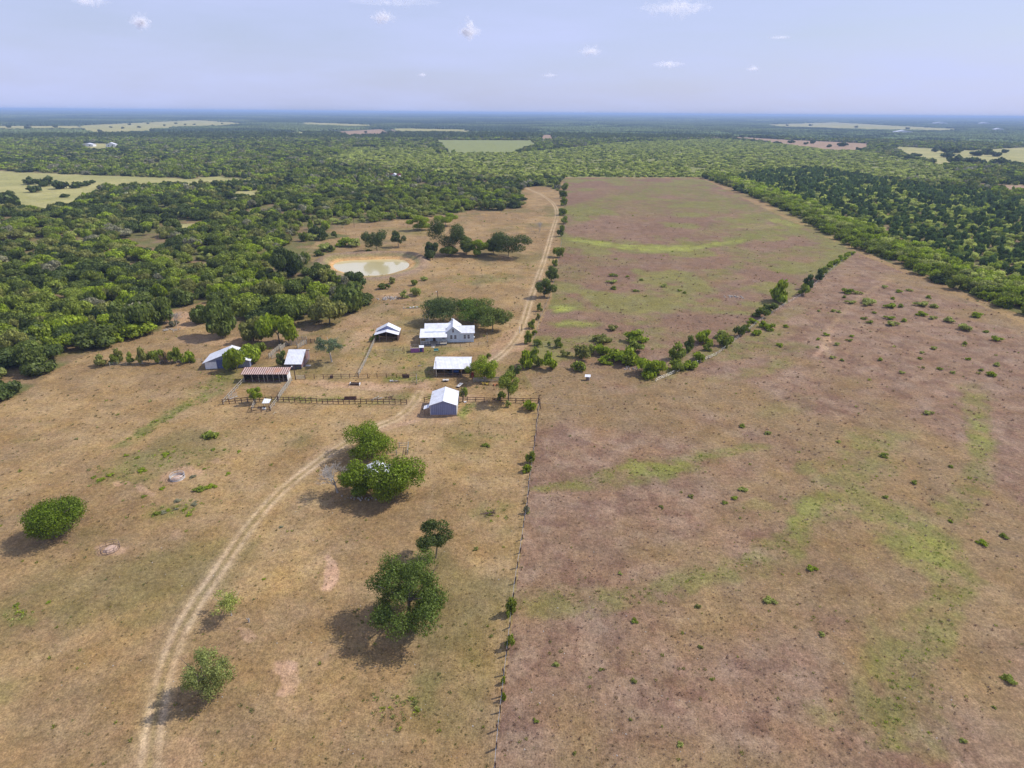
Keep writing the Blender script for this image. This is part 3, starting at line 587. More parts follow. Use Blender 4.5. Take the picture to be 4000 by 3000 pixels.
# lone trees in the open far fields
for a, b, c in ((70,398,5),(100,402,6),(130,408,6),(165,406,5),(185,402,4),(10,440,8),(25,446,7),(140,426,2.5),(75,415,5),(200,396,3),(240,276,8),(265,278,8),(300,276,8),(215,284,9),(320,268,7),(280,270,8),(355,272,7),(380,268,8),(400,270,8),
                (420,270,8),(460,272,7),(480,268,7),(745,292,9),(790,287,8),(828,291,10),(1710,309,8),(1755,310,9),(1740,312,7),(1820,316,10),(1790,318,7),(1900,322,10),(1965,345,9),(2050,332,14),(2065,330,12),(2045,340,10),(2110,336,12),(2130,334,12),(2150,338,11),
                (2170,330,9),(2060,352,11),(2090,354,12),(2115,356,10),(2155,358,11),(2195,360,10),(1980,338,8),(2020,328,10),(1930,320,10),(1700,272,12),(1750,272,12),(1850,276,12),(1960,279,12),(120,276,9),(60,278,10),(20,276,9)):
    p = G(a*K, b*K); g = random.Random(a*b); c = c*1.35 if b > 380 else c; allT.append((p.x, p.y, c*g.uniform(.8,1.2), c*g.uniform(.9,1.15), 0, TINT['dark'], a, b))
# front rows where single crowns show: (base x, base y, top y, width) in 4000-px units
FRONT = [(1094,1347,1215,130,'bright'),(991,1335,1230,108,'olive'),(859,1315,1178,126,'oak'),(790,1262,1180,96,'oak'),(1288,1266,1148,136,'olive'),(1372,1216,1085,140,'oak'),(1139,1266,1157,108,'oak'),(1215,1230,1130,120,'mid'),
         (524,1302,1160,165,'oak'),(624,1266,1155,130,'oak'),(1250,1180,1085,110,'bright'),(1180,1160,1075,110,'oak'),(1060,1180,1090,110,'olive'),(960,1240,1150,100,'mid'),(1390,1120,1050,90,'dark'),(1120,1085,965,110,'dark'),
         (980,1415,1335,110,'bright'),(925,1450,1358,84,'bright'),(1010,1380,1330,70,'mid')]
for a, b, c, d_, t in FRONT:
    p, W, h = fit(a, b, c, d_); allT.append((p.x, p.y, W*1.1, h, 0, TINT[t], a/K, b/K))
def ix(kind, low): return {0: (0, 5), 1: (5, 4), 2: (9, 3)}[kind] if not low else {0: (12, 4), 1: (16, 4), 2: (20, 3)}[kind]
PROTO = OAKS+MESQ+CEDR+LOWO+LOWM+LOWC
inframe = [t for t in allT if -60 < t[6]*K < 4060 and t[7] > 244]
score = lambda t: t[2]/math.hypot(t[0], t[1])
single = set()
for kd, cap in ((0, 300), (1, 300), (2, 240)):
    for t in sorted([t for t in inframe if t[4] == kd], key=score, reverse=True)[:cap]: single.add(id(t))
rest = [t for t in allT if id(t) not in single]
g = np.random.default_rng(77)
P = np.array([(t[0], t[1], -.07*t[3]) for t in rest]); S_ = np.array([(t[2]*g.uniform(.85,1.15), t[2]*g.uniform(.85,1.15), t[3]) for t in rest])
idx = []
for t in rest:
    a, b = ix(t[4], math.hypot(t[0], t[1]) > 620); idx.append(a+g.integers(b))
scatter('woodland', PROTO, P, S_, g.random(len(rest))*6.283, idx, np.array([t[5] for t in rest]))
# canopy patches beyond 2.3 km
pp = []
for (r0, r1, s, k) in ((2350, 8000, 96, 1.), (8000, 27000, 270, 2.9)):
    x, y = jitter_grid(-r1, r1, 40, r1, s, int(s)); r = np.hypot(x, y); q = (r >= r0) & (r < r1) & (np.abs(x) < 1.08*y+200); x, y = x[q], y[q]
    m = np.ones(len(x), bool)
    for ox, oy in ((0,0), (.35,0), (-.35,0), (0,.35), (0,-.35)):
        m &= wooded(x+ox*s, y+oy*s)[0]
    x, y = x[m], y[m]; z = zfun(x, y)
    for a, b, c in zip(x, y, z): pp.append((a, b, c-1.5, k, 1.0 if k == 1 else 1.5))
pp = np.array(pp); n = len(pp); g = np.random.default_rng(5)
tt = np.where((fbm(pp[:,0], pp[:,1], 700, 3, 50) > .55)[:,None], np.array((.075,.095,.035)), np.array((.034,.052,.024)))
_u, _v = toS(pp[:,0], pp[:,1]); lite = inpoly(_u, _v, MK((1180,244),(2900,244),(2900,330),(1560,300),(1180,290))); tt[lite & (g.random(n) < .5)] = (.095,.125,.045)
tt = tt*(.75+.5*g.random((n, 1)))
scatter('far_woodland', PATCH, pp[:,:3], np.c_[pp[:,3], pp[:,3], pp[:,4]], g.random(n)*6.283, g.integers(5, size=n), tt)

# ---- single wood trees
LANDM = [('the white farmhouse', 1790, 1330), ('the muddy pond', 1450, 1040), ('the far-left tin barn', 850, 1440), ('the lower left pasture', 150, 1550), ('the left frame edge', 40, 1150), ('the top of the farm track', 2060, 760),
         ('the left clearing', 250, 800), ('the far white cottage', 1530, 690), ('the upper pink field', 2500, 700), ('the right pasture corner', 3340, 980), ('the right frame edge', 3960, 1100), ('the far left hay field', 700, 500), ('the far right fields', 3700, 600)]
def near_name(a, b):
    return min(LANDM, key=lambda L: (L[1]-a)**2+(1.6*(L[2]-b))**2)[0]
NAMES = {0: ('oak_tree', 'oak', 'tree', 'oaks of the woodland'), 1: ('mesquite_tree', 'mesquite', 'tree', 'mesquites of the woodland'), 2: ('cedar_tree', 'cedar', 'tree', 'cedars of the right woodland')}
def tint_word(t):
    s = sum(t)
    return 'dark green' if s < .2 else 'mid green' if s < .3 else 'bright green' if t[2] < .045 and t[1] > .17 else 'pale green'
g = random.Random(3); cnt = 0
TRK1 = [trunk_mesh('trunk', 1.0, .05, .75, 4, 420+i) for i in range(3)]
for t in allT:
    if id(t) not in single: continue
    nm, w1, cat, grp = NAMES[t[4]]; a, b = ix(t[4], False); rz = g.uniform(0, 6.283)
    size = 'big' if t[2] > 5.8 else 'small' if t[2] < 3.4 else 'mid-sized'
    e = empty(nm, (t[0], t[1], 0), rz, '%s %s %s in the woodland near %s' % (size, tint_word(t[5]), w1, near_name(t[6]*K, t[7]*K)), cat, grp)
    c = link(bpy.data.objects.new('crown', PROTO[a+g.randrange(b)])); c.parent = e; c.location.z = -.1*t[3]; c.scale = (t[2]*g.uniform(.88,1.12), t[2]*g.uniform(.88,1.12), t[3]); c['tint'] = t[5]
    k = link(bpy.data.objects.new('trunk', TRK1[g.randrange(3)])); k.parent = e; k.scale = (t[2]*.9, t[2]*.9, t[3]*.8)

# ------------------------------------------------------------------ lone trees of the farm
def lone(name, base, topy, width, tint, label, cat='tree', n=4200, leaf=.30, lobes=16, loose=.35, low=.12, seed=0, trunk_r=.2, lobe_r=(.24,.4), squash=1, shoots=0, reach=(.35,.86), mat=None, group=None, foot=None):
    p, W, h = fit(base[0], base[1], topy, width, low)
    if foot: p = G(*foot); h *= .88
    e = empty(name, p, 0, label, cat, group)
    zc = h*(low+1)/2; rz = h*(1-low)/2
    me = crown_mesh('crown', int(n*1.9), leaf*.68, W/.98, W/.98*squash, rz/.95, zc, lobes, seed+11, loose=loose, lobe_r=lobe_r, shoots=shoots, reach=reach)
    c = link(bpy.data.objects.new('crown', me)); c.parent = e; c['tint'] = TINT[tint] if isinstance(tint, str) else tint
    k = link(bpy.data.objects.new('trunk', trunk_mesh('trunk', h*.95, trunk_r, W*.85, 6, seed, mat=mat))); k.parent = e
    return e, W, h
lone('round_tree', (240,2122), 1912, 325, (.072,.105,.005), 'round bushy bright green tree alone at the left edge of the pasture', n=14000, leaf=.19, lobes=34, seed=91, low=.03, trunk_r=.3, lobe_r=(.3,.4), reach=(.3,.64))
lone('pasture_tree', (1425,1805), 1640, 220, (.098,.135,.008), 'bright green tree rising behind the tin shed near the bend of the track', n=7000, leaf=.24, lobes=18, seed=2, low=.05, lobe_r=(.28,.42))
lone('pasture_tree', (1392,1940), 1808, 150, (.098,.135,.008), 'narrow bright green tree on the left side of the hidden tin shed', n=4500, leaf=.24, lobes=12, seed=3, low=.08, lobe_r=(.32,.46))
lone('pasture_tree', (1535,1962), 1768, 225, (.098,.135,.008), 'wide bright green tree hiding the right side of the tin shed', n=7500, leaf=.26, lobes=18, seed=4, low=.06, lobe_r=(.3,.44))
lone('live_oak', (1597,2486), 2158, 355, (.07,.098,.016), 'wide open-crowned oak with bare grey twigs and a long shadow, largest in the lower pasture', n=15000, leaf=.19, lobes=52, seed=5, low=.08, trunk_r=.32, loose=.55, lobe_r=(.17,.29), reach=(.5,.95))
lone('young_tree', (1702,2164), 2010, 178, 'dark', 'upright dark green tree on a thin bare trunk beside the wide oak', n=3600, leaf=.2, lobes=16, seed=6, low=.3, trunk_r=.14, lobe_r=(.22,.36))
lone('thorn_bush', (824,2752), 2508, 215, (.14,.16,.045), 'leaning bright bush with grey dead twigs right of the wheel track', n=5200, leaf=.15, lobes=20, seed=7, low=.03, loose=.7, lobe_r=(.22,.36), shoots=400)
lone('sparse_tree', (905,2400), 2300, 165, 'pale', 'thin half-bare tree with pale leaves above the leaning bush', n=1000, leaf=.17, lobes=16, seed=8, low=.35, trunk_r=.1, loose=.8, mat=DEADWOOD)
lone('house_tree', (1733,1252), 1183, 195, (.062,.083,.022), 'grey-green oak shading the back of the farmhouse on the left', foot=(1731,1256), n=6500, leaf=.32, lobes=20, seed=9, low=.2)
lone('house_tree', (1845,1256), 1156, 200, (.068,.10,.014), 'tall dark green oak right behind the farmhouse gable', foot=(1848,1262), n=6500, leaf=.32, lobes=20, seed=10, low=.15, trunk_r=.3)
lone('house_tree', (1925,1288), 1180, 150, 'oak', 'drooping dark oak at the right end of the farmhouse trees', n=4200, leaf=.32, lobes=14, seed=12, low=.12)
lone('live_oak', (1296,1385), 1292, 132, (.085,.115,.06), 'grey-limbed live oak standing alone between the plank shed and the open barn', n=2600, leaf=.2, lobes=26, seed=13, low=.3, trunk_r=.24, lobe_r=(.13,.22), mat=DEADWOOD)
lone('track_tree', (2127,1162), 1080, 78, 'oak', 'nearer of the two dark round trees beside the upper track', n=3400, leaf=.3, seed=14, low=.0, lobes=12)
lone('track_tree', (2152,1100), 1036, 66, 'oak', 'farther of the two dark round trees beside the upper track', n=3000, leaf=.3, seed=15, low=.0, lobes=12)
lone('pond_tree', (1474,978), 884, 104, 'dark', 'big round dark oak on the bank behind the pond', n=3000, leaf=.42, seed=16, low=.08, lobes=14)
lone('pond_tree', (1556,962), 904, 56, 'dark', 'small upright dark oak right of the big pond oak', n=1600, leaf=.4, seed=17, low=.08, lobes=10)
for i, (a, b, c, d_, t, L) in enumerate(((1690,1012,945,60,'dark','leaning small dark tree at the left front of the grove right of the pond'),(1745,985,852,115,'dark','tallest tree of the grove right of the pond'),(1812,990,925,80,'oak','middle dark oak of the grove right of the pond'),
        (1870,996,935,75,'bright','bright green mesquite in the grove right of the pond'),(1985,1000,903,150,'dark','wide dark oak at the right end of the grove right of the pond'),(1760,998,958,60,'mid','low green bush under the grove right of the pond'),
        (1640,896,845,85,'bright','pale bush patch left of the grass rise above the pond'),(1740,880,830,75,'bright','bright bush below the wood edge above the pond grove'),(1930,992,930,70,'oak','dark oak between the mesquite and the wide oak of the grove'))):
    lone('grove_tree', (a, b), c-4, d_*1.22, t, L, n=5000, leaf=.4, seed=20+i, low=.08, lobes=12, group='trees of the grove right of the pond')
lone('corral_tree', (1000,1566), 1508, 64, 'bright', 'small bright green tree at the corral rails by the little pen', n=1800, leaf=.2, seed=31, low=.18, lobes=12)
lone('shed_tree', (1895,1482), 1382, 112, 'bright', 'feathery bright green tree at the right end of the tractor shed', n=4200, leaf=.24, seed=32, low=.05, lobes=18, shoots=500)
lone('shed_tree', (1838,1472), 1420, 56, 'mid', 'wispy small tree in front of the tractor shed roof', n=700, leaf=.2, seed=33, low=.1, lobes=10, loose=.8)
lone('yard_tree', (2008,1468), 1412, 56, 'oak', 'dark green tree behind the vase-shaped tree right of the tractor shed', n=1800, leaf=.26, seed=34, low=.1, lobes=10)
lone('yard_tree', (1985,1548), 1440, 92, 'mid', 'vase-shaped green tree right of the orange implement', n=3300, leaf=.22, seed=35, low=.22, lobes=16, shoots=400)
lone('shed_tree', (1105,1432), 1370, 46, 'oak', 'dark bush at the left wall of the plank shed', n=1200, leaf=.22, seed=36, low=.02, lobes=9)
lone('barn_tree', (1808,1560), 1498, 40, 'mid', 'small green sapling at the right side of the front barn', n=700, leaf=.2, seed=37, low=.15, lobes=8)
# dead trees
for i, (bx, by, ty, L) in enumerate(((1318,1925,1812,'bare grey dead bush left of the tree clump by the tin shed'), (690,1275,1215,'bare dead tree in the clearing left of the farm'), (2107,905,865,'bare dead sapling left of the upper track'))):
    p = G(bx, by); h = hgt(bx, by, ty); o = link(bpy.data.objects.new('dead_tree', dead_mesh('dead_tree', h, 60+i, 5, 4 if i else 5, spread=1.0 if i == 0 else .8, r0=.17 if i == 0 else .12))); o.location = p
    tag(o, L, 'dead tree')

# ------------------------------------------------------------------ shrubs, one object each
def from_crop(ox, oy, s, L): return [(ox+a/s, oy+b/s, c/s) for a, b, c in L]
SH = []
SH += [(a, b, w, 'r') for a, b, w in from_crop(3000, 900, 2.212, [(690,545,130),(775,550,80),(710,630,90),(855,640,150),(650,580,50),(1130,535,70),(1220,525,60),(1005,495,60),(1085,595,50),(1395,585,60),(1050,665,110),(1135,660,70),(1320,650,120),(1425,665,90),(1045,765,90),(1075,820,110),(1165,785,70),(1315,735,110),(1425,765,80),
      (1570,790,110),(1700,855,150),(1790,745,120),(1875,880,60),(1960,945,110),(1690,980,60),(1435,1025,70),(960,1120,60),(830,770,60),(875,800,70),(920,715,50),(560,700,60),(440,700,40),(620,710,50),(500,905,70),(700,955,60),(715,915,50),(590,990,70),(155,835,60),(20,870,70),(100,1000,70),(430,945,50),(435,1015,40),
      (1150,1230,60),(1830,1210,60),(1980,1170,80),(1920,1255,100),(1730,1120,60),(1600,1235,60),(1485,1200,60),(1330,1060,50),(1315,1110,50),(560,1105,60),(640,1125,50)])]
SH += [(a, b, w, 'u') for a, b, w in from_crop(2000, 1000, 1.58, [(625,125,50),(615,165,60),(635,205,50),(940,190,50),(800,150,30),(710,130,30),(765,220,40),(640,20,22),(1030,215,34),(1070,230,30)])]
SH += [(a, b, w, 'l') for a, b, w in from_crop(2800, 1600, 1.185, [(780,220,50),(1080,265,30),(915,340,40),(775,405,35),(1220,620,60),(1330,590,50),(1080,520,30),(440,740,50),(245,890,60),(120,370,50),(75,410,40),(35,430,35),(1335,1250,70),(235,115,40),(560,150,30),(480,1040,40),(1140,1540,40),(1280,1380,26),(980,20,50),(120,80,40)])]
SH += [(a, b, w, 'c') for a, b, w in from_crop(1800, 1700, 1.276, [(125,55,45),(330,385,30),(470,1150,44),(700,1170,30),(860,1230,40),(1090,1540,46),(1150,310,40),(1000,360,30),(795,690,30),(1180,860,40),(870,930,46),(1195,1060,36),(1250,1220,22),(375,1425,36),(570,1590,28),(75,570,34),(150,1000,26),(845,1420,24)])]
SH += [(a, b, w, 'p') for a, b, w in from_crop(0, 1600, 1.843, [(910,330,40),(990,345,40),(1190,330,60),(1035,440,70),(730,510,60),(670,490,40),(790,470,50),(1390,490,50),(1470,430,30),(1640,465,40),(1445,570,90),(1520,560,70),(1165,570,46),(1035,630,40),(1270,665,54),(1405,680,56),(1125,760,66),(1180,740,54),(1215,725,40),
      (1330,725,40),(1360,760,46),(1270,720,36),(115,1410,50),(355,1390,36),(75,655,30),(1530,290,40),(1615,290,30),(1720,305,36),(1510,200,130),(2020,850,34),(1900,1220,30)])]
WORDS = {'r': ('scrub bush in the right pasture below the tree line', ('bright','mid','pale')), 'u': ('scrub bush in the upper pink field', ('mid','pale')), 'l': ('small weed bush in the lower right pasture', ('mid','pale','bright')),
         'c': ('small weed bush in the lower middle pasture', ('mid','olive','pale')), 'p': ('low prickly clump in the left pasture', ('mid','grey','bright'))}
g = random.Random(9)
def shrub(a, b, wpx, tint, label, hk=.9, group=None, hpx=None, name='shrub'):
    if hpx: p, W, h = fit(a, b, hpx, wpx)
    else: p = G(a, b); W = wpx*mpp(p)/2; h = W*hk
    o = link(bpy.data.objects.new(name, SHRUB[g.randrange(5)])); o.location = p; o.scale = (W*1.15, W*1.15*g.uniform(.85,1.1), h); o.rotation_euler = (0, 0, g.uniform(0, 6.283)); o['tint'] = TINT[tint] if isinstance(tint, str) else tint
    return tag(o, label, 'bush', group)
for a, b, wpx, k in SH:
    wd, ts = WORDS[k]; t = ts[g.randrange(len(ts))]
    sz = 'wide' if wpx > 40 else 'tiny' if wpx < 26 else 'middling'
    shrub(a, b, wpx*(.86 if k in 'lcr' else 1), t, '%s %s %s' % (sz, {'bright':'bright green','mid':'green','pale':'pale green','olive':'olive','grey':'grey-green'}[t], wd), {'p': .55, 'r': .95}.get(k, .8), 'bushes scattered over the pastures')
BIG = [(2050,1437,1355,72,'bright','yard corner'),(2100,1430,1350,52,'mid','yard corner'),(2155,1440,1365,58,'bright','yard corner'),(2100,1352,1318,32,'mid','wire fence'),(2183,1356,1316,32,'mid','wire fence'),(2145,1352,1328,14,'mid','wire fence'),
       (2062,1345,1293,34,'mid','track gate'),(2080,1285,1243,30,'mid','track gate'),(2110,1215,1183,24,'mid','upper track'),(2085,1310,1285,24,'mid','track gate'),(2100,1250,1225,18,'olive','upper track'),(2275,1402,1335,68,'olive','white hutch'),(2258,1452,1405,62,'mid','white hutch'),(2203,1390,1360,40,'olive','white hutch'),(2310,1385,1345,36,'pale','white hutch'),
       (2350,1385,1330,62,'bright','thicket'),(2400,1408,1345,84,'bright','thicket'),(2445,1422,1352,76,'bright','thicket'),(2480,1375,1322,64,'mid','thicket'),(2490,1332,1288,84,'bright','thicket'),(2375,1425,1385,60,'bright','thicket'),(2470,1425,1375,60,'mid','thicket'),(2360,1335,1300,70,'olive','thicket'),(2330,1330,1305,44,'olive','thicket'),
       (2540,1475,1385,112,'bright','diagonal hedgerow'),(2637,1400,1335,64,'mid','diagonal hedgerow'),(2695,1375,1313,46,'oak','diagonal hedgerow'),(2755,1345,1273,68,'bright','diagonal hedgerow'),(2650,1448,1390,60,'mid','diagonal hedgerow'),(2690,1440,1395,60,'bright','diagonal hedgerow'),(2730,1410,1362,54,'bright','diagonal hedgerow'),
       (2770,1372,1335,40,'mid','diagonal hedgerow'),(2830,1350,1290,56,'mid','diagonal hedgerow'),(2815,1325,1290,50,'pale','diagonal hedgerow'),(2890,1312,1253,42,'oak','diagonal hedgerow'),(2922,1297,1262,32,'mid','diagonal hedgerow'),(2950,1308,1280,38,'bright','diagonal hedgerow'),(2985,1280,1250,44,'bright','diagonal hedgerow'),(3012,1292,1262,42,'bright','diagonal hedgerow'),(2935,1262,1240,40,'bright','diagonal hedgerow'),
       (2960,1240,1190,60,'oak','diagonal hedgerow'),(3005,1222,1178,56,'oak','diagonal hedgerow'),(3055,1182,1095,86,'bright','diagonal hedgerow'),(3030,1175,1130,50,'mid','diagonal hedgerow'),(3130,1152,1098,48,'mid','diagonal hedgerow'),(3155,1128,1072,38,'cedar','diagonal hedgerow'),(3190,1096,1050,40,'cedar','diagonal hedgerow'),(3218,1070,1040,30,'mid','diagonal hedgerow'),
       (3242,1050,1018,34,'bright','diagonal hedgerow'),(3262,1034,1005,34,'bright','diagonal hedgerow'),(3285,1018,992,34,'bright','diagonal hedgerow'),(3305,1006,984,30,'bright','diagonal hedgerow'),(3325,995,976,26,'bright','diagonal hedgerow'),
       (2070,1602,1550,52,'bright','corner of the front rails'),(1953,1565,1520,34,'mid','front rails'),(1985,1590,1560,24,'pale','front rails'),
       (2073,1812,1758,40,'mid','lower wire fence'),(2058,1850,1815,36,'bright','lower wire fence'),(1997,2412,2338,50,'mid','lower wire fence'),(1985,2532,2468,42,'mid','lower wire fence'),(1967,2675,2640,20,'bright','lower wire fence'),(1965,2742,2706,22,'bright','lower wire fence'),(2058,2005,1965,26,'grey','lower wire fence'),
       (470,1420,1362,44,'olive','left fence hedge'),(515,1422,1372,40,'mid','left fence hedge'),(567,1420,1350,54,'olive','left fence hedge'),(615,1420,1345,56,'mid','left fence hedge'),(645,1418,1360,40,'brown','left fence hedge'),(690,1418,1352,56,'mid','left fence hedge'),(735,1418,1362,50,'bright','left fence hedge'),(755,1416,1370,34,'mid','left fence hedge'),(440,1425,1375,40,'mid','left fence hedge'),(400,1430,1380,60,'olive','left fence hedge'),
       (2200,700,672,20,'mid','track hedgerow'),(2205,745,705,26,'mid','track hedgerow'),(2200,775,735,28,'oak','track hedgerow'),(2203,805,770,28,'mid','track hedgerow'),(2195,842,805,32,'mid','track hedgerow'),(2207,875,842,34,'mid','track hedgerow'),(2190,925,885,26,'oak','track hedgerow'),(2180,1005,950,40,'mid','track hedgerow'),(2170,1040,1005,24,'mid','track hedgerow'),(2196,905,870,24,'mid','track hedgerow'),
       (1282,975,945,70,'pale','pond bank'),(1340,960,925,80,'bright','pond bank'),(1390,965,930,60,'pale','pond bank'),(1530,1108,1078,30,'olive','pond bank'),(1440,990,975,30,'mid','pond bank'),(1620,1115,1085,26,'mid','pond bank'),(1625,1155,1110,44,'pale','rock pile'),(1585,1165,1130,36,'pale','rock pile'),(1250,1000,970,40,'oak','pond bank'),(1290,985,955,34,'oak','pond bank'),
       (1462,1330,1300,44,'mid','open barn'),(2395,1290,1265,40,'olive','thicket'),(1660,1095,1075,30,'pale','pond'),(1500,1130,1100,40,'oak','pond'),(1905,1400,1375,20,'mid','house yard'),(680,1275,1245,40,'grey','dead tree in the clearing'),(1155,1425,1410,14,'mid','plank shed'),(1175,1440,1420,30,'bright','plank shed')]
for a, b, c, d_, t, wh in BIG:
    shrub(a, b, d_*(1.12 if wh in ('thicket', 'diagonal hedgerow', 'track hedgerow', 'left fence hedge', 'yard corner') else 1.05), t, '%s %s bush by the %s' % ('large' if d_ > 60 else 'small' if d_ < 30 else 'medium', {'bright':'bright green','mid':'green','pale':'pale green','olive':'olive','oak':'dark green','cedar':'blackish green','grey':'grey','brown':'browning'}[t], wh), group='bushes by the '+wh, hpx=c)

# weeds, grass tufts and field stones too many to count
def weeds():
    g = np.random.default_rng(55); n = 30000
    r = 42*np.exp(g.random(n)*math.log(520/42)*1.0); a = (g.random(n)-.5)*R(100); x = r*np.sin(a); y = r*np.cos(a)
    m, u, v = wooded(x, y); keep = ~m & (g.random(n) < .25+.9*fbm(x, y, 18, 3, 60)) & (ponddist(x, y) > 2.5)
    for p in PATHS: keep &= pathdist(x, y, p) > 2.0
    x, y = x[keep], y[keep]; u, v = u[keep]*K, v[keep]*K; n = len(x); q = g.random(n); pk = inpoly(u, v, PINK)
    t = np.zeros((n, 3)); t[:] = (.19,.14,.07); t[q < .45] = (.15,.125,.055); t[q < .16] = (.12,.13,.045); t[q < .06] = TINT['mid']
    t[pk] = (.14,.09,.06); t[pk & (q > .6)] = (.20,.15,.115); t[pk & (q < .3)] = (.15,.11,.055); t[pk & (q < .07)] = TINT['olive']; t[pk & (q < .035)] = TINT['mid']
    s = (.12+.34*g.random(n)**3)*(1+.5*(q < .09)); s = s*np.clip(np.hypot(x, y)/150, .6, 1.5)
    scatter('grass', TUFT, np.c_[x, y, np.zeros(n)], np.c_[s, s, s*(.8+.5*g.random(n))], g.random(n)*6.283, g.integers(4, size=n), t*(.8+.4*g.random((n, 1))))
    P_, t_, s_ = [], [], []
    for Q in [q for q in GREEN if q[5] >= .3 and q[1] > 560]:
        m_ = int(min(170, 10+Q[2]*Q[3]/22*Q[5])) if Q[0] < 1100 else int(min(14, 3+Q[2]*Q[3]/160*Q[5])); a = g.normal(size=(m_, 2))*.62; tl = R(Q[4]); px = a[:,0]*Q[2]; py = a[:,1]*Q[3]
        for u_, v_ in zip(Q[0]+px*math.cos(tl)-py*math.sin(tl), Q[1]+px*math.sin(tl)+py*math.cos(tl)):
            p = G(u_*K, v_*K); P_.append((p.x, p.y, 0.)); left = u_ < 1100; c_ = TINT['bright'] if g.random() < .3 else (.15,.165,.045); t_.append(np.array(c_)*g.uniform(.8,1.3)); z_ = g.uniform(.16,.5)*(1.25 if left else .8); s_.append((z_, z_, z_*.7))
    n = len(P_); P_ = np.array(P_); ok = np.ones(n, bool)
    for p in PATHS: ok &= pathdist(P_[:,0], P_[:,1], p) > 1.6
    scatter('weeds', TUFT, P_[ok], np.array(s_)[ok], g.random(n)[ok]*6.283, g.integers(4, size=n)[ok], np.array(t_)[ok])
    n = 600; r = 45*np.exp(g.random(n)*math.log(200/45)); a = (g.random(n)-.5)*R(96); x = r*np.sin(a); y = r*np.cos(a); m, u, v = wooded(x, y); k = ~m; x, y = x[k], y[k]; n = len(x); s = .04+.08*g.random(n)**2
    scatter('pebbles', STONES, np.c_[x, y, np.zeros(n)], np.c_[s*1.3, s, s], g.random(n)*6.283, g.integers(3, size=n), np.ones((n, 3)))
weeds()

# ------------------------------------------------------------------ buildings
def gable_roof(e, W, D, ze, zr, ov=.35, mat=None, y0=0, xr=None, t=.08, names='roof'):
    """ridge runs front to back over local x = xr"""
    xr = W/2 if xr is None else xr; sl = (zr-ze)/xr; sr = (zr-ze)/(W-xr)
    MB().slab([(-ov,y0-ov,ze-sl*ov),(xr,y0-ov,zr),(xr,y0+D+ov,zr),(-ov,y0+D+ov,ze-sl*ov)], t).build(names, mat, e)
    MB().slab([(xr+.004,y0-ov,zr),(W+ov,y0-ov,ze-sr*ov),(W+ov,y0+D+ov,ze-sr*ov),(xr+.004,y0+D+ov,zr)], t).build(names, mat, e)
    MB().beam((xr,y0-ov-.02,zr+t+.01),(xr,y0+D+ov+.02,zr+t+.01),.28,.05).build('ridge_cap', mat, e)
def gable_wall(W, ze, zr, y, t=.12, xr=None):
    xr = W/2 if xr is None else xr; b = MB(); p = [(0,y,0),(W,y,0),(W,y,ze-.03),(xr,y,zr-.03),(0,y,ze-.03)]
    return b.add(p+[(a,y+t,c) for a, _, c in p], [(0,1,2,3,4),(9,8,7,6,5)]+[(i,5+i,5+(i+1)%5,(i+1)%5) for i in range(5)])
def wallbox(e, name, mat, *a): return MB().box(*a).build(name, mat, e)

# front barn
eA = empty('tin_barn', (-21.15,136.6,0), R(1.5), 'tin barn with walls tinted blue as in shade and a white gable roof standing nearest the camera', 'barn')
gable_wall(6.8, 3.1, 4.35, 0).build('front_wall', TIN, eA); gable_wall(6.8, 3.1, 4.35, 8.2).build('rear_wall', TIN, eA)
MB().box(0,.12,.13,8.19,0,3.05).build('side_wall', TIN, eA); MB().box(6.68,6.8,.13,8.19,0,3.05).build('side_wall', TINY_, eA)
gable_roof(eA, 6.8, 8.3, 3.1, 4.35, .22, WHITEROOFY)
MB().slab([(-1.75,-.1,1.95),(-.26,-.1,2.5),(-.26,1.9,2.5),(-1.75,1.9,1.95)], .05).build('awning', WHITEROOF, eA)
for y in (.1, 1.7): MB().beam((-1.6,y,0),(-1.6,y,1.98),.1).build('awning_post', OLDWOOD, eA)
MB().box(-.03,6.83,-.05,-.01,0,.35).build('footing', EARTH, eA)
for x in (0.0, 6.8): MB().beam((x,-.03,0),(x,-.03,3.0),.1,.04).build('corner_trim', WHITEPAINT, eA)

# farmhouse
eH = empty('farmhouse', (-22.4,190.6,0), R(4.5), 'white farmhouse with siding tinted pale blue as in shade, a front gable and a deep front porch', 'house')
fz = .55
def wall_poly(pts, y, t, name, mat):
    n = len(pts); b = MB(); b.add([(a,y,c) for a, c in pts]+[(a,y+t,c) for a, c in pts], [tuple(range(n)), tuple(range(2*n-1,n-1,-1))]+[(i,n+i,n+(i+1)%n,(i+1)%n) for i in range(n)]); return b.build(name, mat, eH)
wall_poly([(0,.1),(9.2,.1),(9.2,3.5),(4.9,3.5),(2.2,5.55),(0,3.9)], 0, .15, 'front_wall', SIDING)
wallbox(eH, 'side_wall', SIDING, 9.05, 9.2, .16, 5.0, .1, 3.5); wallbox(eH, 'side_wall', SIDING, 0, .15, .16, 8.4, .1, 3.9)
wallbox(eH, 'rear_wall', SIDING, .16, 9.04, 5.0, 5.15, .1, 3.45); wallbox(eH, 'wing_wall', SIDING, -7.4, -.01, .6, .75, .1, 3.9); wallbox(eH, 'wing_wall', SIDING, -7.4, -7.25, .76, 8.8, .1, 3.7)
wallbox(eH, 'rear_wall', SIDING, -7.24, -.01, 8.65, 8.8, .1, 3.6); wallbox(eH, 'rear_wall', SIDING, .16, 4.6, 8.25, 8.4, .1, 3.5)
# right end gable of the wing
b = MB(); b.add([(9.06,.2,3.5),(9.06,5.1,3.5),(9.06,2.6,5.0),(9.18,.2,3.5),(9.18,5.1,3.5),(9.18,2.6,5.0)], [(0,2,1),(3,4,5),(0,3,5,2),(1,2,5,4)]); b.build('end_gable', SIDING, eH)
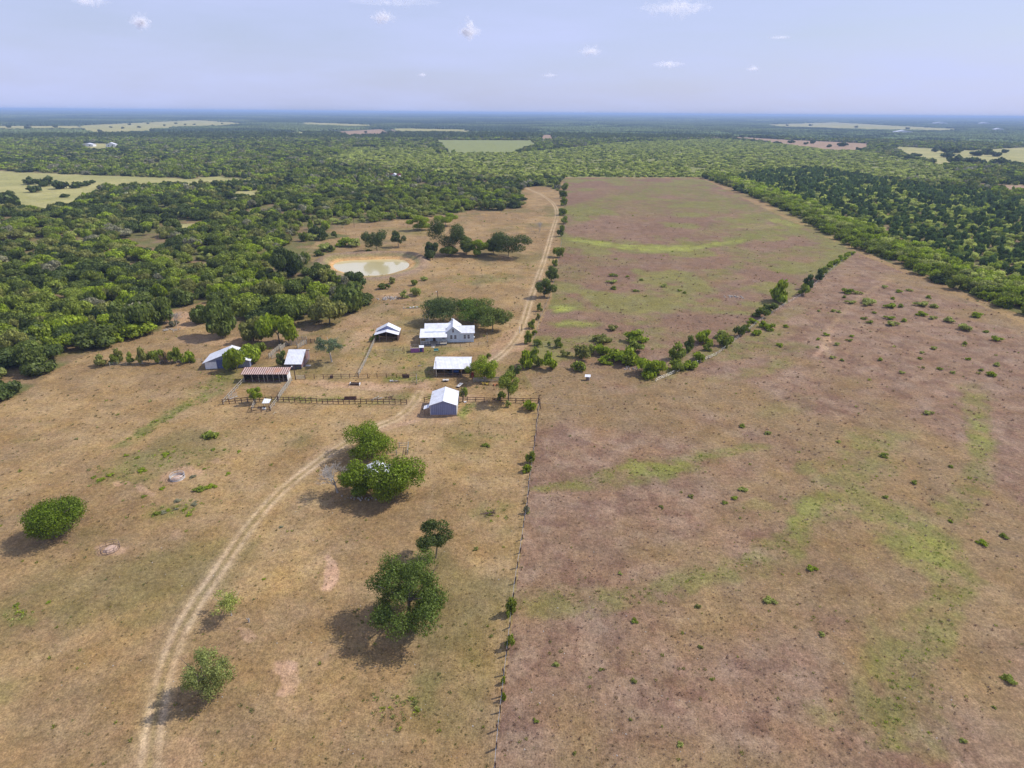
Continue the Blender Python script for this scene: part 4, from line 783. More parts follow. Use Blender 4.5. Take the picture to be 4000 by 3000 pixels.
# steep front-to-back roof
MB().slab([(-.45,-.35,3.6),(2.2,-.35,5.65),(2.2,8.6,5.65),(-.45,8.6,3.6)], .09).build('roof', WHITEROOFY, eH)
MB().slab([(2.204,-.35,5.65),(4.95,-.35,3.57),(4.95,8.6,3.57),(2.204,8.6,5.65)], .09).build('roof', WHITEROOFY, eH)
MB().slab([(4.2,-.42,3.44),(9.55,-.42,3.44),(9.55,2.6,5.12),(2.6,2.6,5.12)], .09).build('roof', WHITEROOF, eH)
MB().slab([(2.6,2.604,5.12),(9.55,2.604,5.12),(9.55,5.5,3.5),(4.2,5.5,3.5)], .09).build('roof', WHITEROOF, eH)
MB().slab([(-7.75,3.2,4.02),(-.2,3.2,4.02),(1.6,5.6,5.12),(-7.75,5.6,5.12)], .09).build('roof', WHITEROOF, eH)
MB().slab([(-7.75,5.604,5.12),(1.6,5.604,5.12),(-.2,9.1,3.6),(-7.75,9.1,3.6)], .09).build('roof', WHITEROOF, eH)
MB().slab([(-9.1,-2.85,2.98),(.15,-2.85,2.98),(.15,-.4,3.46),(-.46,-.35,3.47),(-.46,3.25,4.0),(-9.1,3.25,4.0)], .09).build('porch_roof', WHITEROOF, eH)
MB().beam((2.2,-.4,5.77),(2.2,8.65,5.77),.3,.06).build('ridge_cap', WHITEROOFY, eH)
MB().box(1.55,1.95,7.2,7.6,4.9,6.3).build('chimney', CONCRETE, eH)
MB().box(-.5,9.25,-.46,-.4,3.36,3.46).v
MB().beam((4.3,-.44,3.44),(9.55,-.44,3.44),.04,.14).build('fascia', WHITEPAINT, eH); MB().beam((-9.1,-2.88,2.96),(.15,-2.88,2.96),.04,.14).build('fascia', WHITEPAINT, eH)
def window(x, z, w_, h_):
    b = MB(); f = .09
    for q in ((x-f,x,z-f,z+h_+f),(x+w_,x+w_+f,z-f,z+h_+f)): b.box(q[0],q[1],-.05,-.004,q[2],q[3])
    b.box(x+.001,x+w_-.001,-.05,-.004,z+h_,z+h_+f); b.box(x+.001,x+w_-.001,-.07,-.004,z-f,z)
    b.box(x+.001,x+w_-.001,-.045,-.004,z+h_*.48,z+h_*.48+.06); o = b.build('window', WHITEPAINT, eH); MB().box(x+.002,x+w_-.002,-.03,-.006,z+.002,z+h_-.002).build('pane', GLASS, o)
for x in (1.15, 2.5, 5.75, 7.05): window(x, 1.35, .72, 1.35)
window(1.88, 3.7, .58, 1.15)
# porch
MB().box(-8.9,-.05,-2.4,.58,.02,fz).build('porch_deck', GREYWOOD, eH); MB().box(-8.92,-.06,-2.46,-2.41,.0,fz-.06).build('porch_skirt', noise_mat('slate_skirt', (.07,.08,.1), (.13,.14,.17), 3), eH)
for x in (-8.75, -5.9, -2.95, -.2): MB().beam((x,-2.28,fz+.003),(x,-2.28,2.98),.14).build('porch_post', WHITEPAINT, eH)
for x0, x1 in ((-8.67,-5.98), (-2.87,-.28)):
    b = MB().beam((x0,-2.28,1.5),(x1,-2.28,1.5),.09)
    for k in (1, 2): b.beam((x0+(x1-x0)*k/3,-2.28,fz+.01),(x0+(x1-x0)*k/3,-2.28,1.45),.08)
    b.build('railing', WHITEPAINT, eH)
for x in (-7.4, -1.6): MB().box(x,x+.8,.56,.595,1.3,2.5).build('window', GLASS, eH)
MB().box(-4.8,-3.9,.54,.595,fz+.01,2.6).build('door', DARKWOOD, eH)
for k in range(3): MB().box(-5.3,-3.8,-2.75-.32*k,-2.47-.32*k,.0,fz-.16*(k+1)+.06).build('step', GREYWOOD, eH)
MB().box(-5.1,-4.1,-4.6,-3.45,.0,.05).build('walkway', CONCRETE, eH)
MB().box(9.22,9.5,.9,1.5,1.2,1.6).build('air_conditioner', WHITEPAINT, eH)

# open barn left of the house
eB = empty('open_barn', (-47.1,191.6,0), R(2.5), 'open-fronted pole barn with a two-step white roof left of the farmhouse', 'barn')
def half_gable(e, W, ze, zr, y0, y1, ov, mat, name):
    s = (zr-ze)/(W/2)
    MB().slab([(-ov,y0,ze-s*ov),(W/2,y0,zr),(W/2,y1,zr),(-ov,y1,ze-s*ov)], .07).build(name, mat, e); MB().slab([(W/2+.004,y0,zr),(W+ov,y0,ze-s*ov),(W+ov,y1,ze-s*ov),(W/2+.004,y1,zr)], .07).build(name, mat, e)
half_gable(eB, 7.7, 2.45, 3.55, -.7, 2.2, .35, WHITEROOFY, 'front_roof'); half_gable(eB, 7.7, 2.75, 4.75, 2.25, 5.7, .38, WHITEROOFY, 'main_roof')
b = MB(); b.add([(0,2.3,2.6),(7.7,2.3,2.6),(3.85,2.3,4.7),(0,2.36,2.6),(7.7,2.36,2.6),(3.85,2.36,4.7)], [(0,1,2),(5,4,3),(0,3,4,1),(1,4,5,2),(2,5,3,0)]); b.build('gable_panel', TIN, eB)
for x in (.05, 1.35, 3.85, 7.6): MB().beam((x,-.45,0),(x,-.45,2.5 if x != 3.85 else 3.5),.16).build('post', OLDWOOD, eB)
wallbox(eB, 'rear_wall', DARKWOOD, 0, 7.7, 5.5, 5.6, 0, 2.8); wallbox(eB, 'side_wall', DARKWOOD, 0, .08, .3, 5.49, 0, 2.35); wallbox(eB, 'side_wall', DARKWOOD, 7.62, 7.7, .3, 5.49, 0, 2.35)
MB().beam((1.4,-.3,1.5),(7.5,-.3,1.5),.1).build('rail', OLDWOOD, eB)

# tractor shed
eC = empty('tractor_shed', (-23.2,162.2,0), R(.8), 'open tractor shed with a broad white metal roof in the middle of the yard', 'shed')
MB().slab([(-.2,-.5,2.5),(10.9,-.5,2.5),(10.9,5.3,3.85),(-.2,5.3,3.85)], .08).build('roof', WHITEROOF, eC); MB().slab([(-.2,5.304,3.85),(10.9,5.304,3.85),(10.9,8.2,2.9),(-.2,8.2,2.9)], .08).build('roof', WHITEROOF, eC)
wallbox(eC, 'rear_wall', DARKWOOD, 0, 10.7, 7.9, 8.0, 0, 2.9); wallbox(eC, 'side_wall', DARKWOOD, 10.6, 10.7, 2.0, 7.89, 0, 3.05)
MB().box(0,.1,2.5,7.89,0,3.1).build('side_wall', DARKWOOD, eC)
for x in (.1, 2.9, 5.5, 8.1, 10.5): MB().beam((x,-.2,0),(x,-.2,2.52),.16).build('post', OLDWOOD, eC)
b = MB()
for z in (.45, .95): b.beam((.1,-.32,z),(10.5,-.32,z),.05,.13)
b.build('rail', OLDWOOD, eC)
MB().box(10.8,12.2,-.9,-.75,0,1.7).build('plank_panel', REDPAINT, eC)
# tractor inside
tr = empty('tractor', (-17.6,163.6,0), R(8), 'blue tractor parked in the shade of the tractor shed', 'tractor')
MB().box(-.45,1.5,-.32,.32,.75,1.35).build('bonnet', BLUE, tr); MB().box(-1.2,-.46,-.45,.45,.6,1.0).build('seat_deck', BLUE, tr); MB().slab([(-1.35,-.7,2.0),(.1,-.7,2.0),(.1,.7,2.0),(-1.35,.7,2.0)], .06).build('canopy', BLUE, tr)
for x in (-1.25, .0):
    for y in (-.6, .6): MB().beam((x,y,.9),(x,y,2.0),.06).build('canopy_post', BLACK, tr)
for y in (-.72, .72): MB().tube((-.8,y-.16,.68),(-.8,y+.16,.68),.68,.68,16).build('rear_wheel', BLACK, tr)
for y in (-.5, .5): MB().tube((1.15,y-.1,.4),(1.15,y+.1,.4),.4,.4,14).build('front_wheel', BLACK, tr)

# plank shed
eD = empty('plank_shed', (-69.2,166.5,0), R(2), 'grey plank shed with a steep white roof behind the long loafing shed', 'shed')
b = MB()
def side(x): return [(x,0,0),(x,9,0),(x,9,2.9),(x,5.4,4.3),(x,0,1.85)]
for x, nm in ((0,'side_wall'), (4.6,'side_wall')):
    p = side(x); q = [(a+.12,y,z) for a, y, z in p]; MB().add(p+q, [(0,4,3,2,1),(5,6,7,8,9)]+[(i,(i+1)%5,5+(i+1)%5,5+i) for i in range(5)]).build(nm, PLANK, eD)
wallbox(eD, 'front_wall', PLANKX, .13, 4.59, 0, .12, 0, 1.83); wallbox(eD, 'rear_wall', PLANKX, .13, 4.59, 8.88, 9, 0, 2.85)
MB().slab([(-.3,-.35,1.72),(5.0,-.35,1.72),(5.0,5.4,4.36),(-.3,5.4,4.36)], .07).build('roof', WHITEROOF, eD); MB().slab([(-.3,5.404,4.36),(5.0,5.404,4.36),(5.0,9.3,2.85),(-.3,9.3,2.85)], .07).build('roof', WHITEROOF, eD)
MB().box(5.1,6.6,2.2,3.4,.0,.06).build('stone_sill', CONCRETE, eD)

# long loafing shed
eE = empty('loafing_shed', (-78.1,157.1,0), R(1.5), 'long open cattle shed with a rust-striped roof beside the corral', 'shed')
MB().slab([(-.6,-.65,2.55),(13.1,-.65,2.55),(13.1,2.9,3.3),(-.6,2.9,3.3)], .07).build('roof', RUSTROOF, eE)
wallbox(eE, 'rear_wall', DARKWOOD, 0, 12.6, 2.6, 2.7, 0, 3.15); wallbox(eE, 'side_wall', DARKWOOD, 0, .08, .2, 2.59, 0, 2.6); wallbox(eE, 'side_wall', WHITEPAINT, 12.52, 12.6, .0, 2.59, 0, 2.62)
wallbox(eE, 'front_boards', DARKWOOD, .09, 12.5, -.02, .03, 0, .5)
for x in (.05, 2.4, 4.3, 5.8, 6.8, 8.5, 10.2, 11.4): MB().beam((x,-.1,0),(x,-.1,2.55),.12).build('post', GREYWOOD, eE)

# far-left tin barn
eF = empty('tin_barn', (-93.7,166.0,0), R(9), 'weathered blue tin barn half hidden by trees at the far left of the farmyard', 'barn')
OLDTIN = rib_mat('old_tin', (.26,.29,.38), (.19,.21,.29), .5, 'X', rough=.6, stripe=.2, rust=(.22,.16,.13), rust_at=.62)
gable_wall(13.0, 2.2, 4.6, 0).build('front_wall', OLDTIN, eF); gable_wall(13.0, 2.2, 4.6, 7.0).build('rear_wall', TIN, eF)
MB().box(0,.12,.13,6.99,0,2.15).build('side_wall', TIN, eF); MB().box(12.88,13,.13,6.99,0,2.15).build('side_wall', TIN, eF)
gable_roof(eF, 13.0, 7.1, 2.2, 4.6, .45, WHITEROOFY)
MB().box(.1,3.4,-.05,-.01,.05,2.3).build('white_panel', WHITEPAINT, eF); MB().box(3.5,6.4,-.04,-.01,.1,2.9).build('doorway_shade', noise_mat('dark_opening', (.08,.1,.2), (.12,.15,.28), 2), eF)  # dark blue sheet stands in for the shade inside the open doorway

# chicken coop
eG = empty('chicken_coop', (-33.4,181.0,0), R(9), 'purple board chicken pen with a small white-roofed hut in front of the porch', 'coop')
MB().box(0,2.9,-.03,.05,0,1.5).build('front_panel', PURPLE, eG); MB().box(0,.07,.06,2.2,0,1.5).build('side_panel', PURPLE, eG); MB().box(-.02,2.92,-.05,.07,1.503,1.57).build('top_rail', WHITEPAINT, eG)
for x, y in ((.04,2.2), (1.4,2.2), (2.7,2.2)): MB().beam((x,y,0),(x,y,2.0),.09).build('post', GREYWOOD, eG)
b = MB()
for z in (.9, 1.4, 1.9): b.beam((.04,2.26,z),(2.8,2.26,z),.04,.08)
b.build('rail', GREYWOOD, eG)
wallbox(eG, 'hut_wall', PURPLE, 3.75, 4.3, .0, 1.3, 0, 1.55); wallbox(eG, 'hut_wall', BLUE, 3.0, 3.74, .5, 1.3, 0, 1.5)
MB().slab([(2.85,-.15,1.6),(4.45,-.15,1.6),(4.45,1.5,1.85),(2.85,1.5,1.85)], .05).build('hut_roof', WHITEROOF, eG)

# shed hidden between the pasture trees
p = G(1425,1905)
eJ = empty('tin_shed', p, R(8), 'small tin shed almost hidden between three bright green trees', 'shed')
for s_, nm in ((0,'side_wall'), (4.9,'side_wall')): MB().box(s_,s_+.1,.0,4.5,0,2.3).build(nm, TIN, eJ)
MB().box(.11,4.89,0,.1,0,2.3).build('front_wall', PLANKX, eJ); MB().box(.11,4.89,4.4,4.5,0,2.3).build('rear_wall', PLANKX, eJ)
gable_roof(eJ, 5.0, 4.5, 2.35, 3.5, .3, WHITEROOFY)

# hutch in the pasture
eK = empty('hutch', G(2289,1486), R(-4), 'lone hutch with a pale sloping tin lid in the pasture right of the yard', 'hutch')
MB().box(0,.85,0,.7,.0,1.15).build('box', OLDWOOD, eK); MB().slab([(-.45,-.25,1.2),(1.25,-.25,1.2),(1.35,1.05,1.45),(-.3,1.05,1.45)], .05).build('lid', WHITEROOF, eK); MB().box(.9,1.05,.05,.6,0,.95).build('side_door', WHITEPAINT, eK)
# far cottages
def cottage(a, b, W, D, h, rise, rz, lab, wm=None, rm=None, group=None):
    e = empty('cottage', G(a, b), rz, lab, 'house', group); x = W/2
    bb = MB(); pts = [(0,0,0),(W,0,0),(W,0,h),(x,0,h+rise-.05),(0,0,h)]; bb.add(pts+[(q[0],D,q[2]) for q in pts], [(0,1,2,3,4),(9,8,7,6,5)]+[(i,5+i,5+(i+1)%5,(i+1)%5) for i in range(5)]); bb.build('wall', wm or WHITEPAINT, e)
    gable_roof(e, W, D, h, h+rise, .5, rm or WHITEROOFY)
    for k in (.22, .65): MB().box(W*k,W*k+W*.12,-.08,-.02,h*.35,h*.8).build('window', GLASS, e)
    return e
cottage(1518,704,13,10,4,3,.1,'small white cottage with a pale roof deep in the woods above the pond')
cottage(320,572,24,11,4,2.5,0,'long low white ranch house in the far left clearing'); cottage(415,574,18,12,5,3.5,.2,'taller white house right of the long ranch house far left')
cottage(1085,446,40,16,7,5,0,'tiny white building at the edge of the far-left middle fields'); cottage(3650,486,120,40,14,8,0,'long white building on the far right horizon'); cottage(3830,487,90,40,14,8,0,'shorter white building at the far right edge of the horizon'); cottage(3500,524,70,30,10,6,0,'pale far building left of the right-hand far fields'); cottage(3885,512,50,24,9,6,0,'small pale far building right of the far fields')
tr2 = lone('red_tree', (1548,702), 672, 44, (.16,.07,.06), 'reddish bare-looking tree right of the white woodland cottage', n=700, leaf=.9, seed=71, low=.05, lobes=8)

# ------------------------------------------------------------------ fences
def fence(name, pts, sp, h, rails, label, cat='fence', mat=OLDWOOD, pw=.17, rw=.06, rh=.15, wire=False, group=None, lean=.03, world=False):
    P = [Vector(p) if world else G(*p) for p in pts]; o = P[0].copy(); e = empty(name, o, 0, label, cat, group); g = random.Random(len(pts)*7+int(o.x))
    P = [p-o for p in P]; first = True
    for a, b in zip(P[:-1], P[1:]):
        L = (b-a).length; n = max(1, round(L/sp))
        for k in range(0 if first else 1, n+1):
            q = a+(b-a)*k/n; hh = h*g.uniform(.95,1.12)
            MB().beam(q+Vector((0,0,-.1)), q+Vector((g.uniform(-lean,lean), g.uniform(-lean,lean), hh)), pw).build('post', mat, e)
        first = False
    off = Vector((0, -pw/2-rw/2-.003, 0))
    for z in rails:
        b_ = MB()
        for a, b in zip(P[:-1], P[1:]):
            if wire: b_.tube(a+Vector((0,0,z)), b+Vector((0,0,z)), .012, .012, 3)
            else: b_.beam(a+off+Vector((0,0,z)), b+off+Vector((0,0,z)), rw, rh)
        b_.build('wire' if wire else 'rail', GALV if wire else mat, e)
    return e
RUSTY = noise_mat('rusty_pipe', (.07,.035,.026), (.13,.07,.05), 3)
fence('corral_fence', [(872,1580),(968,1570),(1087,1568)], 1.75, 1.45, (.75,1.4), 'rusty two-rail corral fence below the loafing shed', mat=RUSTY)
fence('corral_fence', [(1087,1568),(1152,1571),(1260,1576),(1343,1578),(1454,1576),(1589,1580)], 1.65, 1.45, (.75,1.38), 'long rusty two-rail corral fence running to the track gap', mat=RUSTY)
fence('corral_fence', [(1658,1571),(1690,1564)], 1.6, 1.45, (.75,1.38), 'short rusty rail fence joining the left side of the front barn', mat=RUSTY)
fence('corral_fence', [(1793,1566),(1925,1571),(2103,1574)], 2.1, 1.4, (.7,1.3), 'rusty rail fence right of the front barn', mat=RUSTY)
fence('board_fence', [(1089,1564),(1100,1545),(1122,1515),(1140,1488)], 1.5, 1.5, (.4,.8,1.2,1.5), 'pale grey board fence from the corral up to the loafing shed', mat=GREYWOOD, rh=.15)
fence('board_fence', [(873,1578),(905,1543),(952,1492)], 2.2, 1.3, (.5,1.2), 'pale two-rail fence left of the loafing shed', mat=GREYWOOD, rh=.14)
fence('pen_fence', [(985,1610),(1056,1606)], 2.4, 1.4, (.6,1.35), 'front rails of the little pen', mat=RUSTY); fence('pen_fence', [(985,1608),(1001,1567)], 2.4, 1.3, (.6,1.25), 'pale left rails of the little pen', mat=GREYWOOD, rh=.14); fence('pen_fence', [(1058,1604),(1086,1567)], 2.4, 1.3, (.6,1.25), 'pale right rails of the little pen', mat=GREYWOOD, rh=.14)
fence('yard_fence', [(1193,1481),(1300,1478),(1400,1477),(1510,1476),(1627,1475)], 2.8, 1.35, (.7,1.3), 'thin brown yard fence above the corral', mat=RUSTY, pw=.15, rw=.04, rh=.07)
fence('yard_fence', [(1627,1475),(1628,1500)], 1.6, 1.3, (.4,.8,1.2), 'short wire return at the right end of the yard fence', mat=GREYWOOD, rw=.02, rh=.04)
e = empty('plank_gate', G(1572,1476)+Vector((0,-.2,0)), 0, 'dark solid plank gate in the yard fence', 'gate'); MB().box(0,2.1,-.04,.04,.1,1.25).build('boards', DARKWOOD, e); MB().box(-.02,2.12,-.08,-.045,.9,1.0).build('brace', OLDWOOD, e)
e = empty('pipe_gate', G(1156,1482), R(1), 'pale pipe gate between the light pole and the yard fence', 'gate'); b = MB()
for z in (.25,.5,.75,1.,1.25): b.tube((0,0,z),(2.6,0,z),.03,.03,5)
b.build('bars', GALV, e); MB().box(-.03,.03,-.03,.03,.2,1.3).build('end_bar', GALV, e); MB().box(2.57,2.63,-.03,.03,.2,1.3).build('end_bar', GALV, e)
fence('board_fence', [(1401,1470),(1430,1412),(1448,1372),(1465,1333)], 2.6, 1.4, (.4,.9,1.35), 'pale diagonal board fence running up to the open barn', mat=GREYWOOD, rh=.16)
fence('wire_fence', [(1466,1377),(1573,1374)], 3.2, 1.2, (.5,1.), 'wire yard fence left of the purple coop', wire=True, mat=OLDWOOD, pw=.1); fence('wire_fence', [(1653,1362),(1762,1358),(1906,1347)], 2.9, 1.2, (.5,1.), 'wire yard fence in front of the farmhouse', wire=True, mat=OLDWOOD, pw=.1)
fence('wire_fence', [(1906,1347),(1902,1308)], 2.9, 1.25, (.5,1.), 'wire yard fence at the right end of the farmhouse', wire=True, pw=.1); fence('wire_fence', [(1565,1302),(1640,1298)], 3.0, 1.2, (.5,1.), 'wire fence between the open barn and the farmhouse', wire=True, pw=.1)
fence('board_fence', [(1850,1492),(1885,1491),(1952,1489)], 2.5, 1.4, (.3,.7,1.1,1.35), 'old board fence right of the tractor shed', mat=GREYWOOD, rh=.22)
fence('wire_fence', [(2106,1574),(2095,1680),(2088,1745),(2080,1790),(2075,1840),(2065,1900),(2060,1965),(2045,2060),(2030,2160),(2010,2280),(1996,2400),(1978,2560),(1960,2720),(1945,2850),(1932,3000),(1915,3180)], 3.1, 1.35, (.4,.75,1.1), 'long leaning post and wire fence down the middle of the lower pasture', wire=True, mat=DARKWOOD, pw=.19, lean=.25)
fence('wire_fence', [(2560,1492),(2700,1432),(2800,1388),(2880,1325),(2960,1262),(3060,1196),(3140,1150),(3200,1098),(3270,1035),(3340,985)], 5, 1.3, (.4,.8,1.15), 'wire fence running inside the diagonal hedgerow', wire=True, mat=GREYWOOD, pw=.12)
fence('wire_fence', [(2206,700),(2208,800),(2204,880),(2192,960),(2178,1040),(2160,1120),(2135,1190),(2112,1240),(2098,1290),(2085,1330)], 6, 1.3, (.4,.8,1.15), 'wire fence on the right side of the upper track', wire=True, mat=GREYWOOD, pw=.12)
fence('wire_fence', [(2070,1352),(2120,1354),(2180,1360)], 3, 1.3, (.5,1.1), 'short wire fence among bushes right of the yard', wire=True, mat=OLDWOOD, pw=.12)
fence('wire_fence', [(2108,1574),(2250,1583),(2330,1592)], 9, .5, (.1,), 'low fallen wire line right of the corner post', wire=True, mat=OLDWOOD, pw=.07)
STK = 'old stock pen rails behind the plank shed'
for i, (pts, L) in enumerate((([(1052,1400),(1075,1378),(1100,1358)], 'weathered left rails of the old stock pen'), ([(1084,1396),(1062,1402)], 'weathered front rails of the old stock pen'), ([(1120,1350),(1198,1346)], 'weathered rear rails of the old stock pen'),
        ([(1164,1362),(1199,1342)], 'weathered slanting chute rails of the old stock pen'), ([(1199,1342),(1230,1340)], 'dark short rails right of the old stock pen'), ([(1130,1335),(1198,1330)], 'thin back rails of the old stock pen'), ([(1096,1372),(1120,1350)], 'inner rails of the old stock pen'))):
    fence('stock_pen_fence', pts, 1.5, 1.6, (.35,.7,1.05,1.4), L, mat=GREYWOOD if i != 4 else DARKWOOD, rh=.13, group=STK, lean=.1)
fence('pen_fence', [(1560,1748),(1596,1746),(1592,1775)], 2.2, 1.3, (.6,1.2), 'pale rails of the small pen right of the rear pasture tree', mat=GREYWOOD, rh=.12); fence('pen_fence', [(1512,1778),(1550,1776)], 2., 1.2, (.6,1.1), 'short pale rail behind the wide pasture tree', mat=GREYWOOD, rh=.12)
fence('wire_fence', [(430,1432),(560,1424),(690,1420),(790,1414)], 4, 1.3, (.4,.8,1.15), 'wire fence inside the left hedge', wire=True, mat=GREYWOOD, pw=.12)

# ------------------------------------------------------------------ poles and posts
def pole(name, base, topy, r, label, lamp=False, arm=False, mat=OLDWOOD, lean=(0,0), cat='pole'):
    p = G(*base); h = hgt(base[0], base[1], topy); e = empty(name, p, 0, label, cat); t = Vector((lean[0], lean[1], h))
    MB().tube((0,0,-.2), t, r, r*.7, 8).build('shaft', mat, e)
    if lamp:
        MB().beam(t-Vector((0,0,.25)), t+Vector((-.45,-.2,-.1)), .05).build('lamp_arm', GALV, e); MB().tube(t+Vector((-.5,-.22,-.3)), t+Vector((-.5,-.22,-.08)), .2, .12, 8).build('lamp_head', WHITEPAINT, e)
    if arm: MB().beam(t-Vector((.6,0,.3)), t+Vector((.6,0,-.3)), .09).build('cross_arm', mat, e)
    return e
pole('light_pole', (1155,1483), 1428, .16, 'dark light pole at the right end of the loafing shed', lamp=True, mat=DARKWOOD)
pole('light_pole', (1711,1184), 1137, .15, 'dark light pole rising behind the farmhouse trees', lamp=True, mat=DARKWOOD)
pole('utility_pole', (1705,1474), 1410, .11, 'slim grey pole at the left corner of the tractor shed', mat=GREYWOOD)
pole('utility_pole', (1384,888), 852, .13, 'thin pole in the brown rise left above the pond', mat=DARKWOOD); pole('old_post', (1579,1381), 1352, .1, 'dark bare post left of the purple coop', mat=DARKWOOD)
pole('gate_post', (1992,1279), 1263, .09, 'dark gate post left of the track', mat=DARKWOOD, cat='post'); pole('gate_post', (2038,1291), 1267, .12, 'black gate post right of the track', mat=BLACK, cat='post'); pole('gate_post', (2030,1300), 1275, .1, 'white gate post right of the track', mat=WHITEPAINT, cat='post')
pole('corner_post', (2105,1576), 1545, .15, 'tall dark corner post at the end of the front rails', mat=DARKWOOD, cat='post'); pole('corner_post', (2112,1598), 1560, .12, 'leaning dark brace post beside the tall corner post', mat=DARKWOOD, cat='post', lean=(-.3,.2))

# ------------------------------------------------------------------ farm things
def hay_ring(base, r, h, label, mat, sheet, bale=True):
    e = empty('hay_ring', G(*base), .2, label, 'hay feeder'); n = 24; P = [(math.cos(6.283*i/n)*r, math.sin(6.283*i/n)*r) for i in range(n+1)]
    for z in ((.05,h) if sheet else (.1,h*.5,h)):
        b = MB()
        for i in range(n): b.tube((*P[i],z),(*P[i+1],z),.04,.04,5)
        b.build('hoop', mat, e)
    if sheet:
        b = MB()
        for i in range(n):
            a, c = P[i], P[i+1]; b.add([(*a,.06),(*c,.06),(*c,h*.6),(*a,h*.6),(a[0]*1.012,a[1]*1.012,.06),(c[0]*1.012,c[1]*1.012,.06),(c[0]*1.012,c[1]*1.012,h*.6),(a[0]*1.012,a[1]*1.012,h*.6)], [(0,1,2,3),(7,6,5,4),(3,2,6,7)])
        b.build('side_sheet', mat, e)
    for i in range(0, n, 3): MB().beam((*P[i],0),(*P[i],h),.05).build('upright', mat, e)
    g = random.Random(2); k = 12; b = MB(); pts = [(math.cos(6.283*i/k)*r*.82*g.uniform(.85,1.05), math.sin(6.283*i/k)*r*.82*g.uniform(.85,1.05), 0) for i in range(k)]
    b.add(pts+[(p[0]*.7,p[1]*.7,h*.42*g.uniform(.7,1.1)) for p in pts]+[(0,0,h*.5)], [(i,(i+1)%k,k+(i+1)%k,k+i) for i in range(k)]+[(k+i,k+(i+1)%k,2*k) for i in range(k)])
    o = b.build('hay_pile', HAY, None, G(*base)); tag(o, 'trampled reddish hay inside the %s ring' % ('silver' if sheet else 'dark'), 'hay')
hay_ring((694,1868), 1.45, .95, 'silver sheet hay ring in the left pasture', GALV, True); hay_ring((432,2146), 1.5, 1.0, 'dark bare-hoop hay ring below the round left tree', OLDWOOD, False)
def trough(base, L, Wd, h, rz, label, m1, m2):
    e = empty('feed_trough', G(*base), rz, label, 'trough'); MB().box(-L/2,L/2,-Wd/2,-Wd/2+.06,.25,h).build('side_board', m1, e); MB().box(-L/2,L/2,Wd/2-.06,Wd/2,.25,h).build('side_board', m1, e); MB().box(-L/2,L/2,-Wd/2+.07,Wd/2-.07,.22,.3).build('floor_board', m2, e)
    for x in (-L/2, L/2-.1): MB().box(x,x+.1,-Wd/2-.05,Wd/2+.05,0,h+.06).build('end_board', WHITEPAINT if m2 is GREYWOOD else m1, e)
trough((1387,1503), 2.9, .9, .6, -.06, 'wooden feed trough with pale ends in the corral', DARKWOOD, GREYWOOD); trough((1369,1560), 3.2, .8, .75, .05, 'reddish hay bunk just behind the corral rails', RUSTY, RUSTY)
def heap(name, base, items, label, cat, mat, seed, r=1.4):
    g = random.Random(seed); b = MB()
    for i in range(items):
        a = g.uniform(0, 6.28); x, y, z = g.uniform(-r, r), g.uniform(-r*.5, r*.5), g.uniform(.05, .35); L = g.uniform(.5, 1.4); b.beam((x,y,z),(x+math.cos(a)*L,y+math.sin(a)*L,z+g.uniform(-.04,.12)), g.uniform(.06,.2), .05)
    return tag(b.build(name, mat, None, G(*base)), label, cat)
heap('plank_pile', (1470,1560), 14, 'scattered grey planks behind the corral rails near the track gap', 'planks', GREYWOOD, 1); heap('plank_pile', (1518,1555), 9, 'small rusty red scrap heap behind the right end of the corral rails', 'scrap', RUSTY, 2, .8)
heap('brush_pile', (668,1290), 40, 'grey brush pile under the dead tree in the clearing', 'brush', DEADWOOD, 3, 2.6); heap('fallen_branch', (1914,2008), 12, 'fallen branch lying in the grass left of the long wire fence', 'branch', DARKWOOD, 4, .9)
heap('brush_pile', (820,1700), 16, 'grey dead sticks in the prickly clump below the corral', 'brush', DEADWOOD, 5, 1.1); heap('log', (1075,1612), 2, 'pale log beside the little pen', 'log', GREYWOOD, 6, .4)
def rocks(name, base, n, rx, ry, smin, smax, label, seed):
    g = random.Random(seed); b = MB()
    for i in range(n):
        x, y = g.gauss(0, rx/2), g.gauss(0, ry/2); s = g.uniform(smin, smax); k = 6; z0 = max(0, .5-.25*math.hypot(x/rx, y/ry)*2)*.6
        p = [(x+math.cos(6.283*q/k)*s*g.uniform(.7,1.1), y+math.sin(6.283*q/k)*s*g.uniform(.7,1.1), 0) for q in range(k)]; t = [(x+(a[0]-x)*.65, y+(a[1]-y)*.65, s*g.uniform(.5,.8)+z0) for a in p]; b.add(p+t, [(q,(q+1)%k,k+(q+1)%k,k+q) for q in range(k)]+[tuple(range(k,2*k))])
    return tag(b.build(name, STONE, None, G(*base)), label, 'rocks')
rocks('rock_pile', (1520,1166), 70, 4.2, 2.6, .2, .5, 'grey rubble pile left of the garden plot behind the open barn', 1); rocks('stone_footing', (1405,1948), 24, 4.5, .8, .1, .24, 'broken pale stones under the hidden tin shed', 2)
rocks('rock_pile', (1640,1430), 8, .8, .4, .1, .22, 'few pale stones on the yard grass', 3); rocks('rock_pile', (2868,1160), 26, 4.0, 1.6, .2, .5, 'pale rubble spread left of the big hedgerow tree', 4); rocks('rock_pile', (2470,1440), 20, 4, 1.5, .15, .4, 'pale soil clods left of the round hedgerow bush', 5)
